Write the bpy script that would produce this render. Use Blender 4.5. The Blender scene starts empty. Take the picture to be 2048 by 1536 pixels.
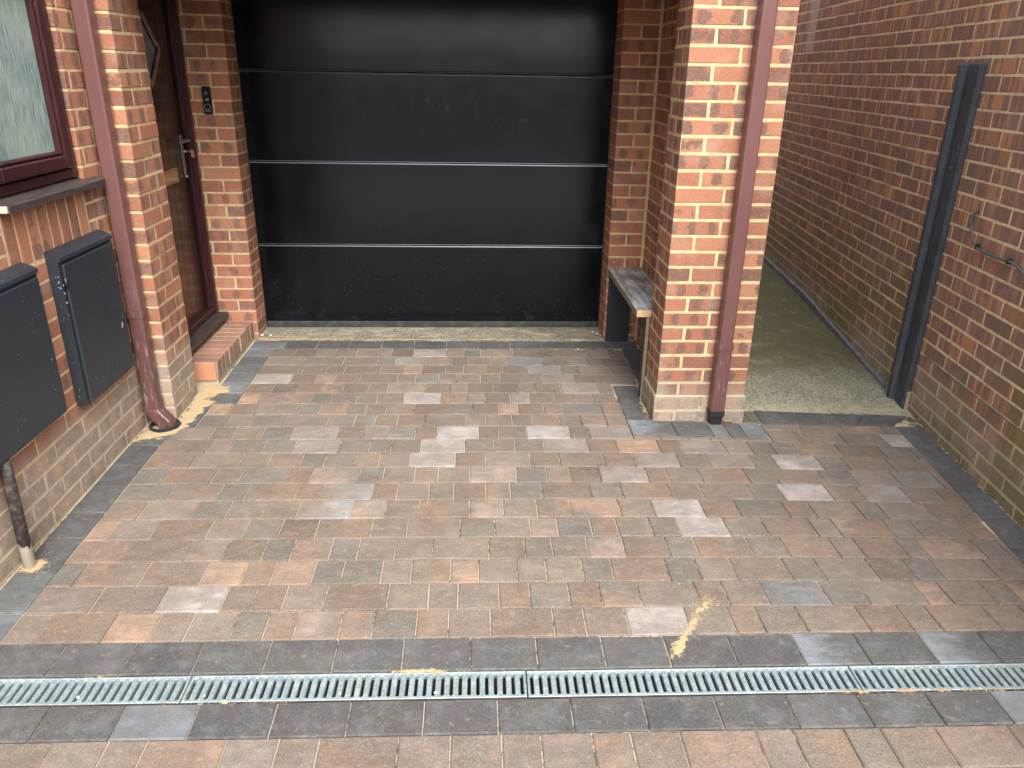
import bpy, math, random
from mathutils import Vector, Matrix, noise
random.seed(11)
PI = math.pi
S = bpy.context.scene
C = S.collection
# ------------------------------------------------------------ camera
FPX, PITCH, ROLL, YAW, CH = 1522.7155, 0.390505, 0.01724436, 0.05262433, 1.6886
_f = Vector((math.sin(YAW)*math.cos(PITCH), math.cos(YAW)*math.cos(PITCH), -math.sin(PITCH)))
_s = _f.cross(Vector((0, 0, 1))).normalized()
_u = _s.cross(_f)
_s2 = _s*math.cos(ROLL)+_u*math.sin(ROLL)
_u2 = -_s*math.sin(ROLL)+_u*math.cos(ROLL)
cam = bpy.data.objects.new('camera', bpy.data.cameras.new('camera'))
C.objects.link(cam)
M = Matrix((( _s2.x, _u2.x, -_f.x, 0), (_s2.y, _u2.y, -_f.y, 0), (_s2.z, _u2.z, -_f.z, CH), (0, 0, 0, 1)))
cam.matrix_world = M
cam.data.sensor_width = 36; cam.data.lens = FPX/2048*36
cam.data.clip_start = .02; cam.data.clip_end = 500
S.camera = cam
# ------------------------------------------------------------ light
SUN = Vector((0.22, -0.80, 0.95)).normalized()
w = bpy.data.worlds.new('World'); S.world = w; w.use_nodes = True
nt = w.node_tree; bg = nt.nodes['Background']
sky = nt.nodes.new('ShaderNodeTexSky'); sky.sky_type = 'NISHITA'; sky.sun_disc = False
sky.sun_elevation = math.asin(SUN.z); sky.sun_rotation = math.atan2(SUN.x, SUN.y)
sky.dust_density = 6.0; sky.air_density = 1.2; sky.ozone_density = .6
hs = nt.nodes.new('ShaderNodeHueSaturation'); hs.inputs['Saturation'].default_value = .34
nt.links.new(sky.outputs[0], hs.inputs['Color']); nt.links.new(hs.outputs[0], bg.inputs[0])
bg.inputs[1].default_value = .15
sun = bpy.data.objects.new('sun', bpy.data.lights.new('sun', 'SUN')); C.objects.link(sun)
sun.data.energy = .50; sun.data.angle = math.radians(30); sun.data.color = (1, .975, .94)
sun.rotation_euler = (-SUN).to_track_quat('-Z', 'Y').to_euler()
S.view_settings.view_transform = 'Standard'; S.view_settings.look = 'None'
S.view_settings.exposure = 1.62; S.view_settings.gamma = 1
S.cycles.max_bounces = 6

# ------------------------------------------------------------ node helper
class N:
    def __init__(s, name):
        s.m = bpy.data.materials.new(name); s.m.use_nodes = True
        s.t = s.m.node_tree; s.b = s.t.nodes['Principled BSDF']
    def n(s, k, **kw):
        x = s.t.nodes.new(k)
        for a, b in kw.items():
            if a.startswith('i_'):
                key = a[2:]; key = int(key) if key.isdigit() else key.replace('_', ' ')
                s.put(x.inputs[key], b)
            else: setattr(x, a, b)
        return x
    def put(s, sock, v):
        if isinstance(v, bpy.types.NodeSocket): s.t.links.new(v, sock)
        elif isinstance(v, (tuple, list)) and len(v) == 3 and sock.type == 'RGBA': sock.default_value = (*v, 1)
        else: sock.default_value = v
    def noise(s, vec, scale, detail=3, rough=.55, dim='3D'):
        x = s.n('ShaderNodeTexNoise'); s.put(x.inputs['Vector'], vec); x.inputs['Scale'].default_value = scale
        x.inputs['Detail'].default_value = detail; x.inputs['Roughness'].default_value = rough
        return x.outputs['Fac']
    def mul(s, vec, sc):
        x = s.n('ShaderNodeVectorMath', operation='MULTIPLY'); s.put(x.inputs[0], vec); x.inputs[1].default_value = sc
        return x.outputs[0]
    def math(s, op, a, b=0.0, c=None, clamp=False):
        x = s.n('ShaderNodeMath', operation=op, use_clamp=clamp); s.put(x.inputs[0], a); s.put(x.inputs[1], b)
        if c is not None: s.put(x.inputs[2], c)
        return x.outputs[0]
    def ramp(s, v, a, b, lo=0.0, hi=1.0):
        x = s.n('ShaderNodeMapRange'); s.put(x.inputs[0], v); s.put(x.inputs[1], a); s.put(x.inputs[2], b)
        s.put(x.inputs[3], lo); s.put(x.inputs[4], hi); x.interpolation_type = 'SMOOTHSTEP'
        return x.outputs[0]
    def mix(s, f, a, b, mode='MIX'):
        x = s.n('ShaderNodeMix', data_type='RGBA', blend_type=mode)
        s.put(x.inputs[0], f); s.put(x.inputs[6], a); s.put(x.inputs[7], b)
        return x.outputs[2]
    def pos(s): return s.n('ShaderNodeNewGeometry').outputs['Position']
    def attr(s, name): return s.n('ShaderNodeAttribute', attribute_name=name)
    def sep(s, v):
        x = s.n('ShaderNodeSeparateXYZ'); s.put(x.inputs[0], v); return x.outputs
    def bump(s, h, strength=.3, dist=.002):
        x = s.n('ShaderNodeBump'); s.put(x.inputs['Height'], h); x.inputs['Strength'].default_value = strength
        x.inputs['Distance'].default_value = dist
        s.t.links.new(x.outputs[0], s.b.inputs['Normal'])
    def set(s, **kw):
        for k, v in kw.items(): s.put(s.b.inputs[k.replace('_', ' ')], v)
        return s.m

def mat_brick(name, base, dark, orange, darkamt, film=0.0, algae=0.0, ztop=.33, stripes=False, patch=False):
    m = N(name); P = m.pos(); pz = m.sep(P)
    r = m.attr('rnd').outputs['Color']; rr = m.n('ShaderNodeSeparateColor'); m.put(rr.inputs[0], r)
    uv = m.n('ShaderNodeUVMap', uv_map='uv').outputs[0]; u = m.sep(uv)
    # per brick tone
    col = m.mix(m.ramp(rr.outputs[0], .1, .95), base, orange)
    col = m.mix(m.ramp(rr.outputs[1], .62, .98, 0, .8), col, (base[0]*.62, base[1]*.66, base[2]*.8))
    # kiss marks: bands along the brick, offset and width vary per brick
    offs = m.math('MULTIPLY_ADD', rr.outputs[2], 7.3, 0)
    if stripes:
        v = m.n('ShaderNodeCombineXYZ'); m.put(v.inputs[0], m.math('MULTIPLY', u[0], 27)); m.put(v.inputs[1], m.math('MULTIPLY', u[1], 2.0)); m.put(v.inputs[2], m.math('MULTIPLY', rr.outputs[2], 60))
        st = m.noise(v.outputs[0], 1.0, 1, .4)
        mark = m.ramp(st, .445, .485)
        edge = m.ramp(m.noise(P, 60, 2), .3, .7, .78, 1)
        mark = m.math('MULTIPLY', mark, edge)
    else:
        ph = m.math('ADD', m.math('MULTIPLY', u[0], m.math('MULTIPLY_ADD', rr.outputs[1], 38, 40)), offs)
        si = m.math('SINE', ph)
        vv = m.math('ABSOLUTE', m.math('SUBTRACT', u[1], .0325))
        vm = m.ramp(vv, .012, .034, 0, .75)
        wob = m.math('MULTIPLY_ADD', m.noise(P, 34, 5, .7), 3.2, -1.6)
        mark = m.ramp(m.math('ADD', m.math('SUBTRACT', si, vm), wob), .0, .5)
        has = m.ramp(m.math('FRACT', m.math('MULTIPLY', rr.outputs[2], 13.7)), .24, .3)
        mark = m.math('MULTIPLY', mark, has)
    col = m.mix(m.math('MULTIPLY', mark, darkamt), col, m.mix(m.noise(P, 25, 3), dark, (dark[0]*1.5, dark[1]*1.35, dark[2]*1.2)))
    # fine speckle, sand facing
    sp = m.noise(P, 330, 4, .8)
    col = m.mix(m.ramp(sp, .38, .60, .6, 0), col, (col_d(base, .42)))
    col = m.mix(m.ramp(m.noise(P, 210, 3, .7), .54, .72, 0, .55), col, (.60, .37, .26))
    col = m.mix(m.ramp(m.noise(P, 7, 4), .5, .75, 0, .3), col, (.45, .33, .25))
    if film:
        zz = m.math('ADD', pz[2], m.math('MULTIPLY_ADD', m.noise(m.mul(P, (1, 1, .5)), 6, 5), .26, -.13))
        f = m.math('MULTIPLY', m.ramp(zz, ztop+.05, ztop-.1), m.ramp(m.noise(P, 26, 5, .7), .25, .62, .45, film))
        col = m.mix(f, col, (.31, .285, .235))
        f2 = m.math('MULTIPLY', m.ramp(zz, ztop+.02, ztop-.14), m.ramp(m.noise(P, 55, 4, .7), .5, .68, 0, .45))
        col = m.mix(f2, col, (.50, .47, .38))
        f3 = m.math('MULTIPLY', m.ramp(zz, .14, .0), m.ramp(m.noise(P, 11, 4), .4, .65, 0, .6))
        col = m.mix(f3, col, (.09, .085, .05))
    if algae:
        nz = m.noise(m.mul(P, (1, 1, .35)), 2.6, 5, .6)
        f = m.math('MULTIPLY', m.ramp(pz[2], .95, .2, .06, 1), m.ramp(nz, .42, .66, 0, algae))
        col = m.mix(f, col, (.155, .15, .05))
        nz2 = m.noise(m.mul(P, (1, 1, .2)), 4.2, 5, .6)
        col = m.mix(m.ramp(nz2, .55, .72, 0, .45), col, (.20, .12, .045))
    if patch:
        bx = m.math('MULTIPLY', m.ramp(pz[1], 6.27, 6.31), m.ramp(pz[1], 6.52, 6.47))
        bz = m.ramp(pz[2], 1.84, 1.88)
        col = m.mix(m.math('MULTIPLY', m.math('MULTIPLY', bx, bz), .65), col, (.42, .38, .38))
    h = m.math('ADD', m.noise(P, 330, 4, .7), m.math('MULTIPLY', m.noise(P, 60, 4, .6), 1.3))
    m.bump(h, .55, .0022)
    return m.set(Base_Color=col, Roughness=.88, Specular_IOR_Level=.25)
def col_d(c, k): return (c[0]*k, c[1]*k, c[2]*k)
def mat_mortar(name, c, film=0):
    m = N(name); P = m.pos(); pz = m.sep(P)
    col = m.mix(m.ramp(m.noise(P, 30, 4), .3, .7), c, (c[0]*.72, c[1]*.7, c[2]*.66))
    col = m.mix(m.ramp(m.noise(P, 500, 2), .35, .65, .25, 0), col, (.2, .16, .1))
    col = m.mix(m.ramp(m.noise(P, 5, 4), .5, .72, 0, .5), col, (.42, .38, .27))
    if film: col = m.mix(m.ramp(m.math('ADD', pz[2], m.math('MULTIPLY_ADD', m.noise(P, 8, 4), .2, -.1)), .38, .22, 0, .72), col, (.36, .335, .26))
    m.bump(m.noise(P, 260, 4, .7), .6, .002)
    return m.set(Base_Color=col, Roughness=.95, Specular_IOR_Level=.15)
BR_L = mat_brick('house_brick', (.355, .150, .092), (.110, .078, .070), (.46, .215, .125), .8, film=.62, ztop=.36)
BR_P = mat_brick('pillar_brick', (.335, .140, .090), (.100, .072, .068), (.43, .200, .122), .85, film=.7, ztop=.22)
BR_G = mat_brick('garage_brick', (.39, .155, .098), (.13, .088, .08), (.48, .21, .125), .82)
BR_R = mat_brick('neighbour_brick', (.37, .185, .120), (.150, .112, .112), (.52, .25, .125), .93, film=.5, algae=.75, ztop=.30, stripes=True, patch=True)
BR_S = mat_brick('step_brick', (.30, .125, .085), (.15, .09, .07), (.40, .20, .13), .5, film=.25, ztop=.2)
BR_O = mat_brick('orange_brick', (.46, .20, .11), (.30, .14, .09), (.52, .26, .15), .3)
MO_L = mat_mortar('mortar_cream', (.68, .55, .31), 1)
MO_R = mat_mortar('mortar_buff', (.80, .68, .44), 1)

# ------------------------------------------------------------ mesh helpers
def setprops(o, label=None, cat=None, group=None, kind=None):
    if label: o['label'] = label
    if cat: o['category'] = cat
    if group: o['group'] = group
    if kind: o['kind'] = kind
    return o
def empty(name, loc, label, cat, group=None):
    o = bpy.data.objects.new(name, None); C.objects.link(o); o.location = loc; o.empty_display_size = .1
    return setprops(o, label, cat, group)
class MB:
    def __init__(s): s.v = []; s.f = []; s.mi = []; s.rnd = []; s.uv = []; s.sm = []; s.ca = []; s.cb = []
    def face(s, idx, mi=0, rnd=(0, 0, 0), uv=None, sm=False, ca=None, cb=None):
        s.f.append(idx); s.mi.append(mi); s.rnd.append(rnd); s.uv.append(uv or [(0, 0)]*len(idx)); s.sm.append(sm)
        s.ca.append(ca or (0, 0, 0)); s.cb.append(cb or (0, 0, 0))
    def box(s, a, b, bev=.0, rnd=None, mi=0, jit=0, rot=None, long=None, M=None):
        """chamfered cuboid from corner a to corner b, optional matrix M"""
        a = [min(p, q) for p, q in zip(a, b)] if False else list(a); b = list(b)
        for k in range(3):
            if a[k] > b[k]: a[k], b[k] = b[k], a[k]
        e = bev
        size = [b[k]-a[k] for k in range(3)]
        if long is None: long = 0 if size[0] >= size[1] else 1
        base = len(s.v); rnd = rnd or (random.random(), random.random(), random.random())
        jx = {}
        for ix in (0, 1):
            for iy in (0, 1):
                for iz in (0, 1): jx[ix, iy, iz] = [random.uniform(-jit, jit) for _ in range(3)]
        vid = {}
        for ix in (0, 1):
            for iy in (0, 1):
                for iz in (0, 1):
                    for ax in ((0, 1, 2) if e > 0 else (0,)):
                        p = []
                        for k, i in enumerate((ix, iy, iz)):
                            q = b[k] if i else a[k]
                            if e > 0 and k != ax: q += (-e if i else e)
                            p.append(q+jx[ix, iy, iz][k])
                        p = Vector(p)
                        vid[ix, iy, iz, ax] = (len(s.v), p)
                        s.v.append(M @ p if M else p)
        def ff(keys):
            idx = []; uv = []
            for k in keys:
                i, p = vid[k]; idx.append(i)
                uv.append((p[long]-a[long], p[2]-a[2]))
            s.face(idx, mi, rnd, uv)
        g = (lambda ix, iy, iz, ax: (ix, iy, iz, ax if e > 0 else 0))
        for i in (0, 1):
            q = [(i, 0, 0), (i, 1, 0), (i, 1, 1), (i, 0, 1)]; q = q if i else q[::-1]; ff([g(*c, 0) for c in q])
            q = [(0, i, 0), (0, i, 1), (1, i, 1), (1, i, 0)]; q = q if i else q[::-1]; ff([g(*c, 1) for c in q])
            q = [(0, 0, i), (1, 0, i), (1, 1, i), (0, 1, i)]; q = q if i else q[::-1]; ff([g(*c, 2) for c in q])
        if e > 0:
            def edge(c1, c2, ax1, ax2):
                q = [vid[(*c1, ax1)], vid[(*c2, ax1)], vid[(*c2, ax2)], vid[(*c1, ax2)]]
                n = (q[1][1]-q[0][1]).cross(q[2][1]-q[0][1])
                cen = Vector([(a[k]+b[k])/2 for k in range(3)])
                if n.dot(q[0][1]-cen) < 0: q = q[::-1]
                s.face([x[0] for x in q], mi, rnd, [(x[1][long]-a[long], x[1][2]-a[2]) for x in q])
            for i in (0, 1):
                for j in (0, 1):
                    edge((0, i, j), (1, i, j), 1, 2); edge((i, 0, j), (i, 1, j), 0, 2); edge((i, j, 0), (i, j, 1), 0, 1)
            for ix in (0, 1):
                for iy in (0, 1):
                    for iz in (0, 1):
                        q = [vid[ix, iy, iz, k] for k in range(3)]
                        n = (q[1][1]-q[0][1]).cross(q[2][1]-q[0][1])
                        cen = Vector([(a[k]+b[k])/2 for k in range(3)])
                        if n.dot(q[0][1]-cen) < 0: q = q[::-1]
                        s.face([x[0] for x in q], mi, rnd, [(x[1][long]-a[long], x[1][2]-a[2]) for x in q])
    def tube(s, path, r, seg=12, mi=0, square=False, cap=True, sm=True, rot=0):
        path = [Vector(p) for p in path]; rings = []
        rs = r if isinstance(r, (list, tuple)) else [r]*len(path)
        up0 = Vector((0, 0, 1))
        for i, p in enumerate(path):
            d = (path[min(i+1, len(path)-1)]-path[max(i-1, 0)]).normalized()
            ref = Vector((0, 1, 0)) if abs(d.z) > .9 else Vector((0, 0, 1))
            x = ref.cross(d).normalized(); y = d.cross(x)
            ring = []
            for k in range(seg):
                a = 2*PI*k/seg+rot
                ring.append(len(s.v)); s.v.append(p+x*math.cos(a)*rs[i]+y*math.sin(a)*rs[i])
            rings.append(ring)
        for A, B in zip(rings, rings[1:]):
            for k in range(seg): s.face([A[k], A[(k+1) % seg], B[(k+1) % seg], B[k]], mi, sm=sm)
        if cap: s.face(rings[0][::-1], mi); s.face(rings[-1], mi)
    def prism(s, pts, z0, z1, mi=0, top=True):
        """pts ccw xy polygon"""
        n = len(pts); b = len(s.v)
        for p in pts: s.v.append(Vector((p[0], p[1], z0)))
        for p in pts: s.v.append(Vector((p[0], p[1], z1)))
        s.face(list(range(b, b+n))[::-1], mi); s.face(list(range(b+n, b+2*n)), mi)
        for i in range(n): j = (i+1) % n; s.face([b+i, b+j, b+n+j, b+n+i], mi)
    def build(s, name, mats, parent=None, col=False):
        me = bpy.data.meshes.new(name); me.from_pydata([tuple(v) for v in s.v], [], s.f)
        for m in (mats if isinstance(mats, (list, tuple)) else [mats]): me.materials.append(m)
        me.polygons.foreach_set('material_index', s.mi); me.polygons.foreach_set('use_smooth', s.sm)
        a = me.attributes.new('rnd', 'FLOAT_COLOR', 'FACE')
        a.data.foreach_set('color', [x for r in s.rnd for x in (*r, 1)])
        if col:
            for nm, L in (('ca', s.ca), ('cb', s.cb)):
                a = me.attributes.new(nm, 'FLOAT_COLOR', 'FACE'); a.data.foreach_set('color', [x for r in L for x in (*r, 1)])
        uvl = me.uv_layers.new(name='uv'); uvl.data.foreach_set('uv', [x for fu in s.uv for p in fu for x in p])
        me.update()
        o = bpy.data.objects.new(name, me); C.objects.link(o)
        if parent is not None:
            o.parent = parent; o.matrix_parent_inverse = Matrix.Translation(-Vector(parent.location))
        return o

def gz(x, y): return .0118*(y-1.83)
H, J, BH = .075, .010, .065
def courses(mb, place, z0, z1, off, fn):
    k = math.floor((z0-off)/H)
    while off+k*H < z1-.01:
        zb = off+k*H
        fn(k, zb+J/2, zb+J/2+BH); k += 1
def brickrow(a, b, odd, period=.225, first=None):
    """stretcher bond intervals between a and b"""
    x = a - (period/2 if odd else 0) if first is None else a-first
    out = []
    while x < b:
        l, r = max(x, a), min(x+period-J, b)
        if r-l > .02: out.append((l, r))
        x += period
    return out
def wall_along(mb, place, a, b, z0, z1, off, holes=(), jit=.0012, phase=0):
    """bricks in wall frame: (s along, t out of wall, z). place: matrix. face at t=0, brick depth .10 behind"""
    def fn(k, zb, zt):
        for l, r in brickrow(a, b, k % 2, first=(phase+(.1125 if k % 2 else 0)) % .225):
            segs = [(l, r)]
            for (ha, hb, hz0, hz1) in holes:
                if zb < hz1-.02 and zt > hz0+.02:
                    ns = []
                    for (p, q) in segs:
                        if q <= ha or p >= hb: ns.append((p, q)); continue
                        if ha-p > .02: ns.append((p, ha-J/2))
                        if q-hb > .02: ns.append((hb+J/2, q))
                    segs = ns
            for p, q in segs:
                d = abs(random.gauss(0, .0007))
                dz = random.gauss(0, .0008)
                mb.box((p, -.10+d, zb+dz), (q, d, zt+dz), .0022, jit=jit*.7, M=place, long=0, mi=0)
    courses(mb, place, z0, z1, off, fn)

def frame_mat(o, d, n):
    """matrix mapping (s,t,z) to world, s along d, t along n"""
    d = Vector(d).normalized(); n = Vector(n).normalized()
    return Matrix(((d.x, n.x, 0, o[0]), (d.y, n.y, 0, o[1]), (0, 0, 1, o[2]), (0, 0, 0, 1)))

# ------------------------------------------------------------ house
house = empty('brick_house', (0, 4.5, 0), 'red brick house with a recessed black garage door between its wing and a square pillar', 'house')
XL = -1.646
# --- left wing wall (faces +x), s = y
mb = MB(); FL = frame_mat((XL, 0, 0), (0, 1, 0), (1, 0, 0))
OFF_L = .012
hole_win = (2.70, 3.378, 1.225, 2.06); hole_sold = (2.735, 3.35, .992, 1.225)
wall_along(mb, FL, .9, 3.70, -.07, 2.62, OFF_L, holes=[hole_win, hole_sold], phase=.06)
ys = 3.345
while ys > 2.76:   # soldier course under the window
    mb.box((ys-.068+random.gauss(0, .0008), -.1, 1.000), (ys, abs(random.gauss(0, .0006)), 1.215), .0022, jit=.0007, M=FL, long=0); ys -= .0765
mb.box((.9, -.115, -.1), (2.70, -.0016, 2.62), M=FL, mi=1); mb.box((3.3865, -.115, -.1), (3.90, -.0016, 2.62), M=FL, mi=1)
mb.box((2.70, -.115, -.1), (3.385, -.0016, 1.222), M=FL, mi=1); mb.box((2.70, -.115, 2.06), (3.385, -.0016, 2.62), M=FL, mi=1)
mb.box((.9, -.35, -.1), (3.92, -.1155, 3.1), M=FL, mi=0); mb.box((.9, -.1155, 2.62), (3.92, -.004, 3.1), M=FL, mi=0)
mb.build('wall', [BR_L, MO_L], house)
# --- left pillar
def column_corner(mb, x0, x1, y0, depth, z0, z1, off, flip=0):
    """narrow pillar whose right side (x1) and front (y0) show"""
    def fn(k, zb, zt):
        o = (k+flip) % 2
        cut = .1025 if o else .215
        for a, b in ((0, cut), (cut+J, depth)):
            d = abs(random.gauss(0, .0016))
            mb.box((x0, y0+a-(abs(random.gauss(0, .0010)) if a == 0 else 0), zb), (x1+d, y0+b, zt+random.gauss(0, .0007)), .0032, jit=.0011, long=1)
    courses(mb, None, z0, z1, off, fn)
mb = MB()
column_corner(mb, XL+.001, -1.517, 3.589, .327, -.06, 2.62, OFF_L, flip=1)
mb.box((XL-.05, 3.5908, -.1), (-1.5188, 3.914, 2.62), mi=1)
o = mb.build('pillar', [BR_L, MO_L], house)
# --- pier left of garage
mb = MB(); XA, XB, YP, YD = -1.652, -1.411, 4.799, 5.01; SG = -1
def fn(k, zb, zt):
    d = -abs(random.gauss(0, .0006)); e = -1*abs(random.gauss(0, .0007))*SG
    if k % 2 == 0:
        if zb > .16: mb.box((XA, YP+d, zb), (XA+.015, YP+.2, zt), .002, jit=.001)
        mb.box((XB-.215, YP+d, zb), (XB+e, YP+.1025, zt), .0022, jit=.0006, long=0)
        mb.box((XB-.1025, YP+.1125, zb), (XB+e, YD, zt), .0022, jit=.0006, long=1)
    else:
        mb.box((XA, YP+d, zb), (XB-.1125, YP+.1025, zt), .0022, jit=.0006, long=0)
        mb.box((XB-.1025, YP+d, zb), (XB+e, YD, zt), .0022, jit=.0008, long=1)
courses(mb, None, .0, 2.10, -.001, fn)
mb.box((XA-.03, YP+.0016, -.05), (XB-.0016, YD+.1, 2.14), mi=1)
mb.build('garage_pier', [BR_G, MO_L], house)
# --- pier right of garage, and recess side wall
mb = MB(); XA, XB, YP = .8555, 1.08, 4.779; SG = 1
def fn(k, zb, zt):
    d = -abs(random.gauss(0, .0006)); e = -1*abs(random.gauss(0, .0007))*SG
    if k % 2 == 0:
        mb.box((XA+e, YP+d, zb), (XB-.016, YP+.1025, zt), .0022, jit=.0006, long=0)
        mb.box((XA+e, YP+.1125, zb), (XA+.1025, YD, zt), .0022, jit=.0006, long=1)
    else:
        mb.box((XA+.1125, YP+d, zb), (XB-.016, YP+.1025, zt), .0022, jit=.0006, long=0)
        mb.box((XA+e, YP+d, zb), (XA+.1025, YD, zt), .0022, jit=.0008, long=1)
courses(mb, None, -.02, 2.10, -.005, fn)
mb.box((XA+.0016, YP+.0016, -.05), (XB+.05, YD+.1, 2.14), mi=1)
mb.build('garage_pier', [BR_G, MO_L], house)
mb = MB(); FR = frame_mat((1.08, 0, 0), (0, 1, 0), (-1, 0, 0))
wall_along(mb, FR, 3.70, 4.775, -.02, 2.10, -.005, phase=.03)
mb.box((3.70, -.2, -.1), (4.86, -.0016, 2.12), M=FR, mi=1)
mb.build('wall', [BR_G, MO_L], house)
# --- right pillar: headers at both ends alternate with two stretchers
mb = MB(); PX0, PX1, PY0, PYB = .930, 1.388, 3.554, 3.822
def fn(k, zb, zt):
    ex = .010 if zt < .15 else 0
    x0, x1, y0 = PX0-ex, PX1+ex, PY0-ex
    j = lambda q=.0015: 0
    if k % 2 == 0:
        mb.box((x0+j(), y0+j(), zb), (x0+.106, y0+.215, zt), .0028, jit=.0012, long=1)
        mb.box((x0+.117, y0+j(.001), zb), (x1-.117, y0+.106, zt), .0028, jit=.0010, long=0)
        mb.box((x1-.106, y0+j(), zb), (x1+j(), y0+.215, zt), .0028, jit=.0012, long=1)
        mb.box((x0+j(), y0+.225, zb), (x0+.1, PYB, zt), .0028, jit=.0009, long=1)
        mb.box((x1-.1, y0+.225, zb), (x1+j(), PYB, zt), .0028, jit=.0009, long=1)
    else:
        mid = (x0+x1)/2
        mb.box((x0+j(), y0+j(.001), zb), (mid-J/2, y0+.1025, zt), .0028, jit=.0012, long=0)
        mb.box((mid+J/2, y0+j(.001), zb), (x1+j(), y0+.1025, zt), .0028, jit=.0012, long=0)
        mb.box((x0+j(), y0+.1125, zb), (x0+.1, PYB, zt), .0028, jit=.0012, long=1)
        mb.box((x1-.1, y0+.1125, zb), (x1+j(), PYB, zt), .0028, jit=.0012, long=1)
courses(mb, None, -.08, 2.62, .002, fn)
mb.box((PX0+.0014, PY0+.0014, .10), (PX1-.0014, PYB-.002, 2.62), mi=1)
mb.box((PX0-.0085, PY0-.0085, -.1), (PX1+.0085, PYB-.001, .0995), mi=1)
# chamfered mortar ledge over the plinth
mb.box((PX0-.0075, PY0-.0075, .1455), (PX1+.0075, PYB-.001, .158), .004, mi=1)
mb.build('pillar', [BR_P, MO_L], house)
# alley side of the house behind the pillar (seen only from the side)
mb = MB(); FA = frame_mat((1.388, 0, 0), (0, 1, 0), (1, 0, 0))
wall_along(mb, FA, 3.83, 8.4, -.02, 2.62, .002)
mb.box((3.83, -.3, -.1), (8.6, -.006, 2.62), M=FA, mi=1)
mb.build('wall', [BR_G, MO_L], house)
# upper storey over the recess, soffit
WHITE = N('soffit_board').set(Base_Color=(.34, .30, .26), Roughness=.6)
mb = MB()
mb.box((-2.6, 3.60, 2.15), (1.38, 8.6, 3.1)); mb.box((-2.6, 3.92, -.1), (-1.80, 5.5, 2.15)); mb.box((-1.80, 5.14, -.1), (1.37, 8.6, 2.15))
mb.build('upper_wall', [BR_P], house)
mb = MB(); mb.box((-1.80, 3.92, 2.115), (1.07, 5.13, 2.145)); mb.box((-1.51, 3.57, 2.09), (.925, 3.60, 2.26))
mb.build('soffit', [WHITE], house)

# --- garage door
def mat_door():
    m = N('black_door_steel'); P = m.pos()
    col = m.mix(m.ramp(m.noise(P, 3, 4), .4, .7), (.0018, .0024, .0036), (.0032, .0040, .0056))
    pz = m.sep(P)
    vor = m.n('ShaderNodeTexVoronoi'); m.put(vor.inputs['Vector'], P); vor.inputs['Scale'].default_value = 42
    spk = m.math('MULTIPLY', m.ramp(vor.outputs['Distance'], .11, .05), m.ramp(m.noise(P, 11, 3), .44, .58))
    spk = m.math('MULTIPLY', spk, m.ramp(pz[2], 1.3, .3, .15, 1))
    col = m.mix(m.math('MULTIPLY', spk, .6), col, (.25, .24, .22))
    dust = m.math('MULTIPLY', m.ramp(pz[2], .30, .07), m.ramp(m.noise(P, 9, 5, .7),   .5, .8, .0, .22))
    col = m.mix(dust, col, (.09, .09, .085))
    # smears where hands pushed it
    sm = m.math('MULTIPLY', m.ramp(m.noise(m.mul(P, (3, 1, 1)), 9, 5, .7), .55, .68), m.math('MULTIPLY', m.ramp(pz[2], 1.25, 1.38), m.ramp(pz[2], 1.62, 1.5)))
    rough = m.math('ADD', m.math('MULTIPLY_ADD', m.noise(m.mul(P, (1, 1, 1.6)), 3.2, 5, .65), .16, .08), m.math('MULTIPLY', sm, .14))
    m.bump(m.math('ADD', m.noise(m.mul(P, (1, 1, .7)), 2.4, 2), m.math('MULTIPLY', m.noise(P, 700, 2), .01)), .5, .006)
    return m.set(Base_Color=col, Roughness=rough, Specular_IOR_Level=.5, Specular_Tint=(.72, .86, 1.0, 1))
DOOR = mat_door()
GLINT = N('seam_highlight_metal').set(Base_Color=(.13, .15, .175), Metallic=.85, Roughness=.35)  # pale metal that stands in for the glint along the panel seams
gd = MB(); gd.box((-1.43, 5.075, .03), (.87, 5.10, 2.11)); gdo = gd.build('garage_door', [N('door_gap_dark').set(Base_Color=(.004, .004, .004), Roughness=.7)], house)
zj = [.093, .618, 1.142, 1.670, 2.105]
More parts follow.
